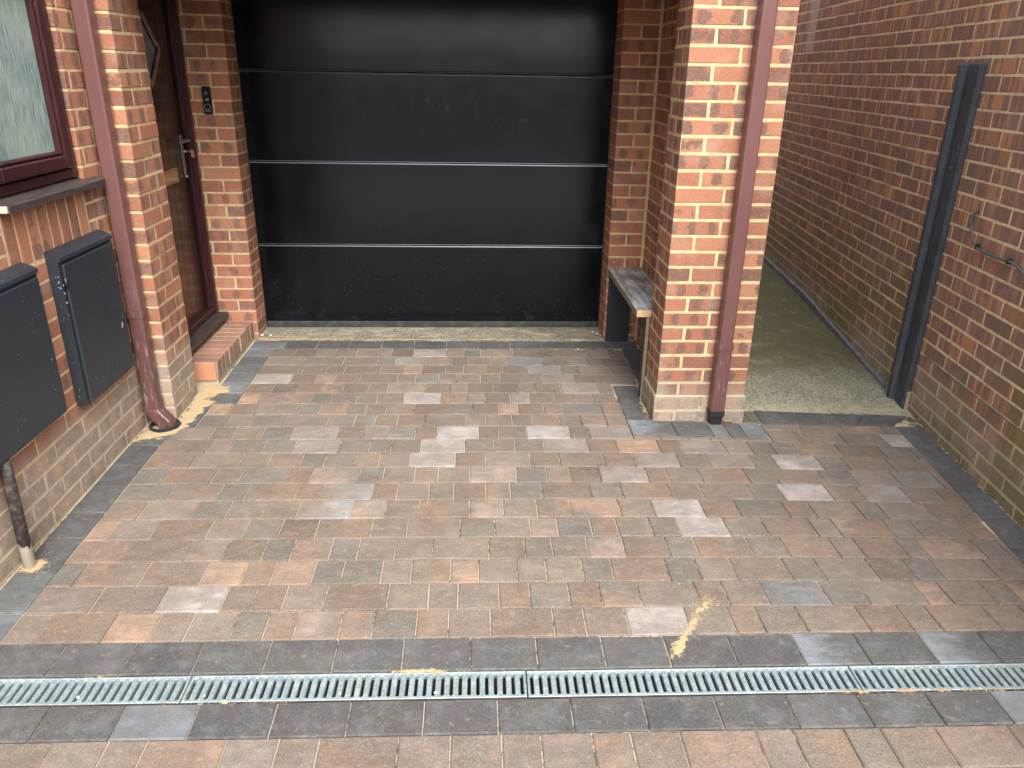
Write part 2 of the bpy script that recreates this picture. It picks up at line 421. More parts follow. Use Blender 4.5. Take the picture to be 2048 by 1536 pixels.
for i in range(4):
    mb = MB(); x0, x1 = -1.405, .850; yf = 5.0
    # cross-section: rounded lips above and below a flat face
    prof = [(yf+.030, zj[i]+.002), (yf+.012, zj[i]+.002), (yf+.003, zj[i]+.004), (yf, zj[i]+.008)]
    top = [(yf, zj[i+1]-.013), (yf+.0008, zj[i+1]-.0105), (yf+.006, zj[i+1]-.0052), (yf+.013, zj[i+1]-.0030), (yf+.030, zj[i+1]-.0028)]
    NX = 24; prf = prof+[(yf, zj[i]+.011)]+[(yf+.0004*math.sin(3.3*i+k), zj[i]+.011+(zj[i+1]-zj[i]-.027)*k/6) for k in range(1, 6)]+[(yf, zj[i+1]-.0155)]+top
    for ix in range(NX+1):
        x = x0+(x1-x0)*ix/NX
        for (y, z) in prf: mb.v.append(Vector((x, y, z)))
    n = len(prf)
    for ix in range(NX):
        for k in range(n-1): mb.face([ix*n+k, (ix+1)*n+k, (ix+1)*n+k+1, ix*n+k+1], sm=True)
    p = mb.build('door_panel', [DOOR], gdo)
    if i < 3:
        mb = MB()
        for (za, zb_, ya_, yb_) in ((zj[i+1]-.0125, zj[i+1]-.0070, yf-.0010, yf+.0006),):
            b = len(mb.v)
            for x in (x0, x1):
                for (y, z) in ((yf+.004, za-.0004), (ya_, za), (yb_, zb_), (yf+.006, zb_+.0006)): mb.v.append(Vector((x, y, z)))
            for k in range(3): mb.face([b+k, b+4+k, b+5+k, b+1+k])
        mb.build('lip_highlight_strip', [GLINT], gdo)  # added strip imitating the highlight on the lower panel's top edge
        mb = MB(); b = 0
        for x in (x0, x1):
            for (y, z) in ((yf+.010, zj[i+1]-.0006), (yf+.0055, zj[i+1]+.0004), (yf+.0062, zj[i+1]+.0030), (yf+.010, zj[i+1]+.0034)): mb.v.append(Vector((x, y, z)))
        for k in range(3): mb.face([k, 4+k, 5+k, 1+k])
        mb.build('seam_highlight_strip', [GLINT], gdo)  # second added strip, imitating the thinner highlight under the upper panel
RUB = N('black_rubber')
_p = RUB.pos()
RUBm = RUB.set(Base_Color=RUB.mix(RUB.ramp(RUB.noise(_p, 14, 5, .7), .45, .7), (.022, .025, .029), (.07, .07, .066)), Roughness=.7)
mb = MB(); mb.box((-1.405, 4.99, .052), (.850, 5.02, .094), .006); p = mb.build('bottom_seal', [RUBm], gdo)
BLK = N('black_paint').set(Base_Color=(.012, .013, .015), Roughness=.35)
for xa in (-1.412, .846):
    mb = MB(); mb.box((xa, 5.004, .045), (xa+.012, 5.07, 2.11), .002); mb.build('side_frame', [BLK], gdo)
for ch in C.objects:
    if ch.parent == gdo: ch.matrix_parent_inverse = Matrix.Identity(4)
# garage_door mesh is stored in world coordinates with an inverse translation, so its children undo it
for ch in C.objects:
    if ch.parent == gdo: ch.location = (0, 0, 0)

# --- front door
def mat_upvc(name, c, c2, rough=.28, grain=True, vert=True):
    m = N(name); P = m.pos()
    v = m.mul(P, (30, 30, 2.2) if vert else (30, 2.2, 30))
    g = m.noise(v, 4, 5, .65)
    col = m.mix(m.ramp(g, .35, .7), c, c2)
    col = m.mix(m.ramp(m.noise(P, 60, 4, .7), .62, .8, 0, .35), col, (.25, .2, .19))
    m.bump(g, .25, .0008)
    return m.set(Base_Color=col, Roughness=rough)
ROSE = mat_upvc('rosewood_upvc', (.030, .010, .012), (.055, .018, .020))
ROSD = mat_upvc('rosewood_door', (.026, .011, .008), (.048, .020, .013), .22)
SLAB = mat_upvc('black_brown_sill', (.030, .022, .022), (.075, .062, .06), .5, vert=False)
fd = MB(); XD = -1.70
ya, yb = 3.955, 4.758
# planks with v-grooves around the diamond light
ng = 9; dy = (yb-ya)/ng
dc, dz_, dr = 4.365, 1.76, .205
for i in range(ng):
    fd.box((XD-.04, ya+i*dy+.0018, .262), (XD, ya+(i+1)*dy-.0018, 2.08), .0025, long=1)
fd.box((XD-.05, ya, .262), (XD-.003, yb, 2.08))
front_door = fd.build('front_door', [ROSD], house)
def sub(mb, name, mats, par):   # a child whose mesh is in world coordinates
    o = mb.build(name, mats); o.parent = par; o.matrix_parent_inverse = Matrix.Identity(4)
    return o
mb = MB(); mb.box((XD-.06, 4.762, .228), (-1.645, 4.797, 2.115), .003); mb.box((XD-.06, 3.918, .228), (-1.645, 3.952, 2.115), .003)
mb.box((XD-.06, 3.953, .228), (-1.660, 4.7615, .262), .003); mb.box((XD-.06, 3.953, 2.08), (-1.645, 4.7615, 2.115), .003)
mb.box((-1.690, 4.742, .262), (-1.672, 4.7618, 2.08), .004); mb.box((-1.690, 3.953, .262), (-1.672, 3.972, 2.08), .004)
sub(mb, 'door_frame', [ROSE], front_door)
# diamond window with bead
CHR = N('brushed_chrome').set(Base_Color=(.55, .56, .58), Metallic=1, Roughness=.25)
GLD = N('dark_glass').set(Base_Color=(.16, .17, .18), Roughness=.10)
mb = MB(); q = [(dc+dr, dz_), (dc, dz_+dr), (dc-dr, dz_), (dc, dz_-dr)]
def ringprism(mb, q1, q2, x0, x1):
    b = len(mb.v); n = len(q1)
    for x in (x0, x1):
        for Q in (q1, q2):
            for (y, z) in Q: mb.v.append(Vector((x, y, z)))
    for i in range(n):
        j = (i+1) % n
        for quad in ([2*n+i, 2*n+j, 3*n+j, 3*n+i], [i, j, 2*n+j, 2*n+i], [n+j, n+i, 3*n+i, 3*n+j]):
            mb.face([b+k for k in quad])
sc = lambda Q, r: [(dc+(y-dc)*r, dz_+(z-dz_)*r) for (y, z) in Q]
ringprism(mb, sc(q, 1.0), sc(q, .86), XD-.001, XD+.016)
dia = sub(mb, 'door_light', [ROSD], front_door)
mb = MB(); ringprism(mb, sc(q, .90), sc(q, .74), XD+.012, XD+.020); sub(mb, 'bead', [CHR], dia) if False else sub(mb, 'glazing_bead', [CHR], front_door)
mb = MB(); b = 0
for (y, z) in sc(q, .75): mb.v.append(Vector((XD+.0035, y, z)))
mb.face([0, 1, 2, 3]); mb.face([3, 2, 1, 0]) if False else None
sub(mb, 'glass_pane', [GLD], front_door)
# handle: long plate, lever, key
STL = N('handle_steel'); STL = STL.set(Base_Color=(.42, .44, .46), Metallic=.9, Roughness=.3)
mb = MB(); mb.box((XD+.001, 4.672, 1.09), (XD+.012, 4.702, 1.315), .004); mb.tube([(XD+.010, 4.687, 1.088), (XD+.010, 4.687, 1.075)], [.014, .008], 10)
hd = sub(mb, 'door_handle', [STL], front_door)
mb = MB(); mb.tube([(XD+.01, 4.687, 1.285), (XD+.05, 4.687, 1.285)], .009, 10); mb.tube([(XD+.048, 4.694, 1.285), (XD+.05, 4.64, 1.287), (XD+.046, 4.565, 1.285)], [.010, .009, .008], 10)
mb.tube([(XD+.012, 4.687, 1.225), (XD+.028, 4.687, 1.225)], .0085, 12)
mb.box((XD+.028, 4.683, 1.221), (XD+.062, 4.691, 1.229), .002)
o = sub(mb, 'lever', [STL], front_door)
mb = MB(); mb.tube([(XD+.060, 4.684, 1.222), (XD+.060, 4.690, 1.222)], .013, 14); mb.tube([(XD+.064, 4.684, 1.200), (XD+.064, 4.690, 1.200)], .010, 12)
sub(mb, 'key', [N('copper_key').set(Base_Color=(.5, .26, .2), Metallic=.6, Roughness=.35)], front_door)
LPM = N('letter_plate_metal').set(Base_Color=(.50, .46, .34), Metallic=.95, Roughness=.18)
mb = MB(); mb.box((XD+.001, 4.285, 1.065), (XD+.010, 4.560, 1.150), .004); mb.box((XD+.010, 4.305, 1.078), (XD+.015, 4.540, 1.138), .003)
sub(mb, 'letter_plate', [LPM], front_door)
# threshold board
mb = MB(); mb.box((-1.72, 3.92, .190), (-1.586, 4.795, .224), .003, long=1); mb.box((-1.64, 3.92, .150), (-1.620, 4.79, .190))
sub(mb, 'threshold', [SLAB], front_door)

# --- doorstep: bricks on edge
mb = MB(); y = 4.040; n = 0
while y < 4.79:
    mb.box((-1.652, y, .058+random.gauss(0, .001)), (-1.437+random.gauss(0, .0015), min(y+.066, 4.795), .160+random.gauss(0, .0008)), .0028, jit=.0010, long=0)
    y += .0748; n += 1
mb.box((-1.655, 4.046, -.05), (-1.444, 4.797, .152), mi=1)
step = mb.build('doorstep', [BR_S, MO_L], house)
mb = MB(); mb.box((-1.64, 4.032, .050), (-1.447, 4.0385, .157), .003, jit=.001); 
sub(mb, 'end_brick', [BR_O], step)
mb = MB(); mb.box((-1.66, 4.00, .06), (-1.4395, 4.0385, .155), .0) if False else None

# --- window
win = None
mb = MB(); XW = -1.662
y0, y1, z0, z1 = 2.712, 3.382, 1.246, 2.05
mb.box((XW-.06, y1-.050, z0), (XW, y1, z1), .004, long=1); mb.box((XW-.06, y0, z0), (XW, y0+.050, z1), .004, long=1)
mb.box((XW-.06, y0+.0505, z0), (XW-.004, y1-.0505, z0+.038), .004, long=1); mb.box((XW-.06, y0+.0505, z1-.05), (XW-.004, y1-.0505, z1), .004, long=1)
win = mb.build('window', [ROSE], house)
mb = MB(); ci0, ci1, cz0, cz1 = y0+.054, y1-.054, z0+.046, z1-.056
XS = XW+.014; wd = .052
mb.box((XS-.06, ci1-wd, cz0), (XS, ci1, cz1), .006, long=1); mb.box((XS-.06, ci0, cz0), (XS, ci0+wd, cz1), .006, long=1)
mb.box((XS-.06, ci0+wd+.0005, cz0), (XS-.001, ci1-wd-.0005, cz0+wd), .006, long=1); mb.box((XS-.06, ci0+wd+.0005, cz1-wd), (XS-.001, ci1-wd-.0005, cz1), .006, long=1)
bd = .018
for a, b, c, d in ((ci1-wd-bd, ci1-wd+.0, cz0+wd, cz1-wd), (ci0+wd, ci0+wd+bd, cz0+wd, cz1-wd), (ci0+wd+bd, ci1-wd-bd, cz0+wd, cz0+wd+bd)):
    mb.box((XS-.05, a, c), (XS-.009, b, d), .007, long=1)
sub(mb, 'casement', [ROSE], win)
m = N('reeded_obscure_glass'); P = m.pos(); px = m.sep(P)
wv = m.n('ShaderNodeCombineXYZ'); m.put(wv.inputs[0], m.math('MULTIPLY', px[1], 150)); m.put(wv.inputs[1], m.math('MULTIPLY', px[2], 11))
r1 = m.noise(wv.outputs[0], 1.0, 3, .6)
r2 = m.noise(P, 5, 3)
col = m.mix(m.ramp(r1, .3, .7), (.10, .165, .165), (.30, .39, .375)); col = m.mix(m.ramp(r2, .35, .7, 0, .5), col, (.36, .44, .36))
m.bump(r1, .8, .004); GLS = m.set(Base_Color=col, Roughness=.22)
mb = MB(); mb.box((XS-.045, ci0+wd, cz0+wd), (XS-.030, ci1-wd, cz1-wd), long=1); sub(mb, 'glass_pane', [GLS], win)
mb = MB()
b = len(mb.v)
prof = [(-1.70, 1.244), (-1.606, 1.232), (-1.600, 1.226), (-1.600, 1.203), (-1.606, 1.201), (-1.70, 1.203)]
for y in (2.735, 3.470):
    for (x, z) in prof: mb.v.append(Vector((x, y, z)))
nn = len(prof)
for i in range(nn): j = (i+1) % nn; mb.face([i, j, nn+j, nn+i])
mb.face(list(range(nn))[::-1]); mb.face(list(range(nn, 2*nn)))
sill = sub(mb, 'window_sill', [SLAB], win)
mb = MB(); mb.box((-1.640, 2.722, 1.204), (-1.606, 2.7345, 1.228), .002); sub(mb, 'end_cap', [N('cream_cap').set(Base_Color=(.5, .45, .34), Roughness=.6)], sill)

# ------------------------------------------------------------ neighbour wall
nb = empty('neighbour_wall', (2.4, 4, 0), 'long purple and orange brick side wall of the neighbouring house, greenish near the ground', 'brick wall')
WA = .1024; WX0 = 2.234-2.65*math.tan(WA)
FN = frame_mat((WX0, 0, 0), (math.sin(WA), math.cos(WA), 0), (-math.cos(WA), math.sin(WA), 0))
mb = MB()
wall_along(mb, FN, .6, 8.9, -.10, 2.70, .055, jit=.0018, phase=.1)
mb.box((.6, -.115, -.3), (9.0, -.0014, 2.70), M=FN, mi=1); mb.box((.6, -.4, -.3), (9.0, -.1155, 3.1), M=FN, mi=0); mb.box((.6, -.1155, 2.70), (9.0, -.003, 3.1), M=FN, mi=0)
mb.build('brickwork', [BR_R, MO_R], nb)
m = N('mortar_ledge'); P = m.pos()
LED = m.set(Base_Color=m.mix(m.ramp(m.noise(P, 22, 5, .7), .35, .65), (.26, .23, .16), (.42, .36, .24)), Roughness=.95); m.bump(m.noise(P, 90, 5, .7), .8, .006)
mb = MB()
def wobble_bar(mb, M_, a, b, t0, t1, z0, z1, n, amp):
    base = len(mb.v)
    for i in range(n+1):
        s_ = a+(b-a)*i/n; w1 = noise.noise((s_*7, 1.3, z0))*amp; w2 = noise.noise((s_*9, 7.7, z1))*amp
        for (t, z) in ((t0, z0), (t1+w1, z0+w2*.5), (t1*.6+w2, z1+w1), (t0, z1+w2)): mb.v.append(M_ @ Vector((s_, t, z)))
    for i in range(n):
        for k in range(3): q = base+i*4+k; mb.face([q, q+4, q+5, q+1], sm=True)
wobble_bar(mb, FN, .7, 3.62, -.005, .0012, .3505, .361, 90, .003)
wobble_bar(mb, FN, 3.86, 6.2, -.005, .0010, .3505, .360, 60, .002)
mb.build('damp_course', [LED], nb)
m = N('slate_fillet'); P = m.pos(); SLF = m.set(Base_Color=m.mix(m.ramp(m.noise(P, 30, 4), .4, .7), (.085, .10, .11), (.18, .20, .20)), Roughness=.8)
mb = MB()
base = 0
for i in range(51):
    s_ = 3.9+(8.6-3.9)*i/50; zt = .075+.11*min(1, max(0, (s_-3.8)/1.8))-.03; zt += noise.noise((s_*4, 0, 0))*.006
    for (t, z) in ((.0, zt), (.022, zt-.004), (.026, -.02)): mb.v.append(FN @ Vector((s_, t, z)))
for i in range(50):
    for k in range(2): q = i*3+k; mb.face([q, q+3, q+4, q+1], sm=False)
mb.build('base_fillet', [SLF], nb)

# ------------------------------------------------------------ black post on neighbour wall
def mat_tar():
    m = N('worn_black_post'); P = m.pos(); pz = m.sep(P)
    g = m.noise(m.mul(P, (40, 40, 2.5)), 3, 5, .7)
    worn = m.math('MULTIPLY', m.ramp(pz[2], .40, .0, .0, 1), m.ramp(g, .48, .66, 0, .7))
    col = m.mix(m.noise(P, 9, 3), (.030, .038, .050), (.054, .064, .080)); col = m.mix(worn, col, (.17, .18, .19))
    sp = m.math('MULTIPLY', m.ramp(m.noise(P, 240, 2, .6), .62, .72), m.ramp(m.noise(P, 9, 3), .45, .6, 0, .6))
    col = m.mix(sp, col, (.42, .42, .42))
    m.bump(g, .18, .0015)
    return m.set(Base_Color=col, Roughness=.62, Specular_IOR_Level=.3)
TAR = mat_tar()
post = empty('wall_post', FN @ Vector((3.72, .02, 0)), 'worn black timber post strapped upright to the neighbour wall at the alley mouth', 'post')
cw = math.cos(WA)
def fnbox(mb, a, b, t0, t1, z0, z1, bev): mb.box((a/cw, t0, z0), (b/cw, t1, z1), bev, M=FN, long=1, jit=.001)
mb = MB(); fnbox(mb, 3.655, 3.757, .001, .030, .004, 1.755, .006); mb.build('flat_board', [TAR], post)
mb = MB(); fnbox(mb, 3.778, 3.838, .001, .050, .0, 1.760, .014); fnbox(mb, 3.758, 3.777, .001, .016, .004, 1.752, .002); mb.build('rounded_batten', [TAR], post)
for o in post.children:
    # lean follows the photograph: foot a little nearer the camera than the head
    pass
PALE = N('bare_wood'); P = PALE.pos(); PALE = PALE.set(Base_Color=PALE.mix(PALE.noise(P, 40, 4), (.22, .19, .13), (.36, .32, .24)), Roughness=.8)
mb = MB(); fnbox(mb, 3.650, 3.6545, .001, .020, .0, .13, .002); mb.build('bare_edge', [PALE], post)

# ------------------------------------------------------------ cable
CAB = N('grey_cable').set(Base_Color=(.075, .085, .085), Roughness=.45)
pts = [(1.131, 3.417, .004), (1.112, 3.436, .012), (1.09, 3.444, .016), (1.06, 3.436, .016), (1.017, 3.402, .014), (.982, 3.360, .012), (.972, 3.345, .010), (.966, 3.310, .010), (.965, 3.26, .010), (.968, 3.18, .011), (.973, 3.085, .011), (.969, 3.03, .011), (.954, 2.975, .011), (.93, 2.90, .011), (.915, 2.78, .011), (.912, 2.3, .011), (.912, 1.2, .011)]
def catmull(P, n=6):
    out = []
    P = [P[0]]+P+[P[-1]]
    for i in range(1, len(P)-2):
        for k in range(n):
            t = k/n; a, b, c, d = P[i-1], P[i], P[i+1], P[i+2]
            out.append(.5*((2*b)+(c-a)*t+(2*a-5*b+4*c-d)*t*t+(3*b-a-3*c+d)*t**3))
    out.append(P[-2]); return out
path = catmull([FN @ Vector((y/cw, t+.004, z)) for z, y, t in pts])
cable = empty('wall_cable', path[0], 'grey cable curling out of a hole and clipped along the neighbour wall', 'cable')
mb = MB(); mb.tube(path, .0060, 10); mb.build('cable_sheath', [CAB], cable)
for (z, y) in ((.979, 3.352), (.972, 3.085)):
    mb = MB(); c = FN @ Vector((y/cw, .012, z)); mb.box((y/cw-.006, .0, z-.012), (y/cw+.006, .024, z+.013), .004, M=FN)
    mb.build('cable_clip', [BLK], cable)

# ------------------------------------------------------------ meter boxes
def mat_box():
    m = N('black_meter_paint'); P = m.pos(); pz = m.sep(P)
    col = m.mix(m.noise(P, 5, 3), (.015, .021, .029), (.024, .031, .040))
    vor = m.n('ShaderNodeTexVoronoi'); m.put(vor.inputs['Vector'], P); vor.inputs['Scale'].default_value = 60
    spk = m.math('MULTIPLY', m.ramp(vor.outputs['Distance'], .14, .07), m.ramp(m.noise(P, 14, 3), .50, .62))
    col = m.mix(m.math('MULTIPLY', spk, .8), col, (.5, .52, .54))
    fl = m.math('MULTIPLY', m.ramp(pz[2], .72, .42, .15, 1), m.ramp(m.noise(P, 190, 4, .8), .55, .72, 0, .45))
    col = m.mix(fl, col, (.17, .18, .19))
    m.bump(m.noise(P, 90, 3), .12, .002)
    return m.set(Base_Color=col, Roughness=.42)
BOX = mat_box()
CHIP = N('chipped_white').set(Base_Color=(.38, .40, .42), Roughness=.6)
def meter_box(y0, y1, z0, z1, label, hinge=True):
    xw, xf = XL+.001, -1.592
    t = empty('meter_box', (xw, (y0+y1)/2, z0), label, 'meter box', 'black meter boxes on the house wall')
    mb = MB()
    # shell with a sloping hood
    pr = [(xw, z0), (xf-.008, z0), (xf-.008, z1-.030), (xf+.002, z1-.026), (xf, z1-.012), (xf-.010, z1-.004), (xw, z1+.012)]
    for y in (y0, y1):
        for (x, z) in pr: mb.v.append(Vector((x, y, z)))
    n = len(pr)
    for i in range(n): j = (i+1) % n; mb.face([i, j, n+j, n+i])
    mb.face(list(range(n))[::-1]); mb.face(list(range(n, 2*n)))
    mb.build('case', [BOX], t)
    mb = MB(); mb.box((xf-.0075, y0+.012, z0+.010), (xf+.004, y1-.012, z1-.040), .004); d = mb.build('door', [BOX], t)
    if hinge:
        mb = MB(); mb.tube([(xf+.002, y0+.010, z1-.135), (xf+.002, y0+.010, z1-.090)], .006, 10); sub(mb, 'hinge', [BLK], d); 
        mb = MB()
        for k in range(9):
            yy = y0+random.uniform(-.0, .009); zz = z1-.075+random.gauss(-.05, .035); 
            s_ = random.uniform(.0008, .0024); xx = xf-.0005-random.uniform(.002, .03)
            mb.box((xx-s_, y0-.0012, zz-s_), (xx+s_, y0+.001, zz+s_*1.2), jit=.0006)
        for (yy, zz) in ((y1-.06, .60), (y1-.058, .607), (y1-.064, .594)):
            mb.box((xf+.0035, yy-.004, zz-.004), (xf+.0048, yy+.003, zz+.004), jit=.001)
        mb.build('paint_chips', [CHIP], t)
    mb = MB(); mb.tube([(xf+.003, y1-.045, (z0+z1)/2-.06), (xf+.009, y1-.045, (z0+z1)/2-.06)], .009, 12); 
    sub(mb, 'lock', [BOX], d)
    return t
for c in (): pass
meter_box(2.96, 3.415, .378, 1.006, 'black meter box beside the brown downpipe, white paint chips at its hinge')
meter_box(2.235, 2.802, .425, 1.006, 'black meter box cut off by the left edge, thin pipe running down from its underside', hinge=False)
for o in list(C.objects):     # children of the doors: the mesh is in world coordinates
    if o.name.startswith(('hinge', 'lock')): o.matrix_parent_inverse = Matrix.Identity(4)

# thin pipe below
m = N('peeling_pipe_paint'); P = m.pos(); pz = m.sep(P)
nz = m.math('ADD', pz[2], m.math('MULTIPLY_ADD', m.noise(P, 45, 4, .7), .12, -.06))
col = m.mix(m.ramp(m.noise(P, 50, 4, .7), .45, .7), (.035, .024, .024), (.12, .11, .10)); col = m.mix(m.ramp(nz, .105, .09), col, (.62, .58, .48))
PEEL = m.set(Base_Color=col, Roughness=.6)
mb = MB(); mb.tube([(-1.603, 2.362, gz(0, 2.36)-.01), (-1.603, 2.374, .40), (-1.606, 2.376, .43)], .0205, 20)
pp = mb.build('waste_pipe', [PEEL]); setprops(pp, 'thin dark pipe with peeling white foot running from the left meter box into the paving', 'pipe')

# ------------------------------------------------------------ downpipes
def mat_pipe(dirt):
    m = N('brown_downpipe_plastic'); P = m.pos(); pz = m.sep(P)
    col = m.mix(m.noise(P, 3, 3), (.118, .052, .050), (.150, .070, .067))
    f = m.math('MULTIPLY', m.ramp(pz[2], 1.3, .3, .0, 1), m.ramp(m.noise(m.mul(P, (1, 1, .5)), 26, 5, .7), .3, .6, 0, dirt))
    col = m.mix(f, col, (.075, .038, .036))
    col = m.mix(m.math('MULTIPLY', m.ramp(pz[2], 1.1, .2), m.ramp(m.noise(m.mul(P, (1, 1, .15)), 90, 3, .6), .56, .72, 0, .45)), col, (.40, .32, .30))
    col = m.mix(m.ramp(m.noise(P, 120, 5, .8), .62, .74, 0, .4), col, (.36, .27, .25))
    return m.set(Base_Color=col, Roughness=m.math('MULTIPLY_ADD', m.noise(P, 8, 3), .2, .28))
PIPE = mat_pipe(.75); PIPE2 = mat_pipe(.35)
def rr_square(cx, cy, h, r):
    out = []
    for (sx, sy, a0) in ((1, 1, 0), (-1, 1, 90), (-1, -1, 180), (1, -1, 270)):
        for k in range(4):
            a = math.radians(a0+30*k); out.append((cx+sx*(h-r)+r*math.cos(a), cy+sy*(h-r)+r*math.sin(a)))
    return out
def sqpipe(mb, secs):
    """secs: list of (center, half, normal-dir basis) loft of rounded squares"""
    rings = []
    for c, h, ax, ay in secs:
        c = Vector(c); ring = []
        for (x, y) in rr_square(0, 0, h, h*.28): ring.append(len(mb.v)); mb.v.append(c+Vector(ax)*x+Vector(ay)*y)
        rings.append(ring)
    n = 16
    for A, B in zip(rings, rings[1:]):
        for k in range(n): mb.face([A[k], A[(k+1) % n], B[(k+1) % n], B[k]], sm=False)
    mb.face(rings[-1]); mb.face(rings[0][::-1])
X_, Y_ = (1, 0, 0), (0, 1, 0)
dp = empty('downpipe', (-1.592, 3.53, 0), 'brown square downpipe in the corner beside the meter boxes, shoe over a round black gully', 'downpipe', 'brown square downpipes on the house front')
px_, py_, hh = -1.592, 3.530, .0335
mb = MB(); sqpipe(mb, [((px_, py_, 4.6), hh, X_, Y_), ((px_, py_, .585), hh, X_, Y_)]); mb.build('pipe_length', [PIPE2], dp)
mb = MB(); sqpipe(mb, [((px_, py_, .62), hh+.003, X_, Y_), ((px_, py_, .585), hh+.004, X_, Y_)]); sqpipe(mb, [((px_, py_, .584), hh+.0005, X_, Y_), ((px_, py_, .12), hh+.0005, X_, Y_)]); mb.build('pipe_length', [PIPE], dp)
mb = MB(); hs_ = hh+.004
sqpipe(mb, [((px_, py_, .158), hs_, X_, Y_), ((px_, py_, .115), hs_, X_, Y_), ((px_+.006, py_-.004, .095), hs_, (.93, -.1, .3), (0, 1, 0)),
            ((px_+.030, py_-.012, .070), hs_-.001, (.72, -.12, .62), (0, 1, 0)), ((px_+.062, py_-.020, .040), hs_-.001, (.72, -.12, .62), (0, 1, 0)), ((px_+.066, py_-.021, .024), hs_-.002, (.95, -.12, .2), (0, 1, 0))])
for k in range(5):   # raised ribs of the shoe
    y = py_-.026+.011*k
    mb.box((px_+.008+.006, y-.0012, .098), (px_+.045, y+.0012, .1005), M=Matrix.Translation((0, 0, 0)) @ Matrix.Rotation(0, 4, 'Y')) if False else None
mb.build('shoe', [PIPE], dp)
gul = MB(); cx, cy, zz = -1.545, 3.508, gz(0, 3.51)
sg = 28
for r_, z in ((.072, 0.002), (.072, .014), (.064, .016), (.062, .004), (.060, -.05), (.001, -.05)):
    for k in range(sg): a = 2*PI*k/sg; gul.v.append(Vector((cx+r_*math.cos(a), cy+r_*.98*math.sin(a), zz+z)))
for i in range(5):
    for k in range(sg): gul.face([i*sg+k, i*sg+(k+1) % sg, (i+1)*sg+(k+1) % sg, (i+1)*sg+k], sm=False)
gg = gul.build('gully_ring', [N('black_plastic').set(Base_Color=(.02, .022, .024), Roughness=.4)]); setprops(gg, 'round black gully ring in the ground under the left downpipe shoe', 'drain gully')
# right
dp2 = empty('downpipe', (1.236, 3.517, 0), 'brown square downpipe on the right brick pillar, rough black stub at its foot', 'downpipe', 'brown square downpipes on the house front')
px_, py_, hh = 1.236, 3.516, .0345
mb = MB(); sqpipe(mb, [((px_, py_, 4.6), hh, X_, Y_), ((px_, py_, .445), hh, X_, Y_)]); mb.build('pipe_length', [PIPE2], dp2)
mb = MB(); sqpipe(mb, [((px_, py_, .465), hh+.004, X_, Y_), ((px_, py_, .430), hh+.005, X_, Y_)]); sqpipe(mb, [((px_, py_, .429), hh+.001, X_, Y_), ((px_, py_, .098), hh+.001, X_, Y_)]); mb.build('pipe_length', [PIPE2], dp2)
m = N('rough_black_stub'); P = m.pos(); m.bump(m.noise(P, 160, 4, .7), 1, .006)
STUB = m.set(Base_Color=m.mix(m.ramp(m.noise(P, 220, 2), .6, .7), (.010, .010, .011), (.09, .09, .09)), Roughness=.55)
mb = MB(); sqpipe(mb, [((px_, py_, .098), hh+.004, X_, Y_), ((px_, py_, .070), hh+.004, X_, Y_), ((px_, py_, .062), hh-.001, X_, Y_), ((px_, py_, gz(0, 3.5)-.005), hh-.006, X_, Y_)]); mb.build('stub', [STUB], dp2)

# ------------------------------------------------------------ doorbell
db = empty('doorbell', (-1.546, 4.797, 1.43), 'slim black video doorbell with a round button on the pier left of the garage', 'doorbell')
YB = 4.797
mb = MB(); mb.box((-1.571, YB-.022, 1.424), (-1.521, YB, 1.576), .006); mb.build('body', [N('doorbell_black').set(Base_Color=(.012, .013, .015), Roughness=.25)], db)
def disc(mb, cx, cz, r0, r1, y, seg=24):
    b = len(mb.v)
    for r_ in (r0, r1):
        for k in range(seg): a = 2*PI*k/seg; mb.v.append(Vector((cx+r_*math.cos(a), y, cz+r_*math.sin(a))))
    for k in range(seg): mb.face([b+k, b+seg+k, b+seg+(k+1) % seg, b+(k+1) % seg])
GRY = N('grey_ring').set(Base_Color=(.30, .32, .34), Roughness=.3)
mb = MB(); disc(mb, -1.546, 1.540, .0015, .0115, YB-.0226); mb.build('lens', [N('lens_grey').set(Base_Color=(.09, .10, .11), Roughness=.1)], db)
mb = MB(); disc(mb, -1.546, 1.465, .0150, .0168, YB-.0226); mb.build('button_ring', [GRY], db)
mb = MB(); disc(mb, -1.550, 1.505, .0028, .0042, YB-.0228, 12); disc(mb, -1.541, 1.505, .0026, .0040, YB-.0228, 12); mb.box((-1.5375, YB-.0232, 1.500), (-1.5355, YB-.0225, 1.511)); mb.build('logo', [N('logo_white').set(Base_Color=(.7, .7, .7), Roughness=.5)], db)
mb = MB(); mb.box((-1.566, YB-.0228, 1.4415), (-1.526, YB-.0222, 1.4435)); mb.build('trim_line', [GRY], db)

# ------------------------------------------------------------ bench
m = N('weathered_black_top'); P = m.pos()
g1 = m.noise(m.mul(P, (30, 3, 10)), 1.6, 6, .7)
TOPM = m.set(Base_Color=m.mix(m.ramp(m.math('ADD', g1, m.math('MULTIPLY_ADD', m.noise(P, 7, 4), .5, -.25)), .38, .66), (.13, .137, .145), (.46, .48, .49)), Roughness=.5)
m.bump(g1, .3, .001)
m = N('raw_timber'); P = m.pos(); RAW = m.set(Base_Color=m.mix(m.noise(m.mul(P, (60, 6, 60)), 1, 5), (.27, .22, .15), (.17, .14, .10)), Roughness=.75)
m = N('raw_end_grain'); P = m.pos(); END = m.set(Base_Color=m.mix(m.noise(P, 55, 3), (.66, .50, .28), (.52, .27, .14)), Roughness=.75)
bn = empty('bench', (.97, 4.3, 0), 'narrow bench with a scuffed grey plank top on a black board by the garage', 'bench')
mb = MB(); mb.box((.858, 3.842, .519), (1.072, 4.774, .527), .002, long=1); mb.build('seat', [TOPM], bn)
mb = MB(); mb.box((.8585, 3.8425, .487), (1.0715, 4.7735, .5185), .001, long=1); pl = mb.build('plank', [RAW], bn)
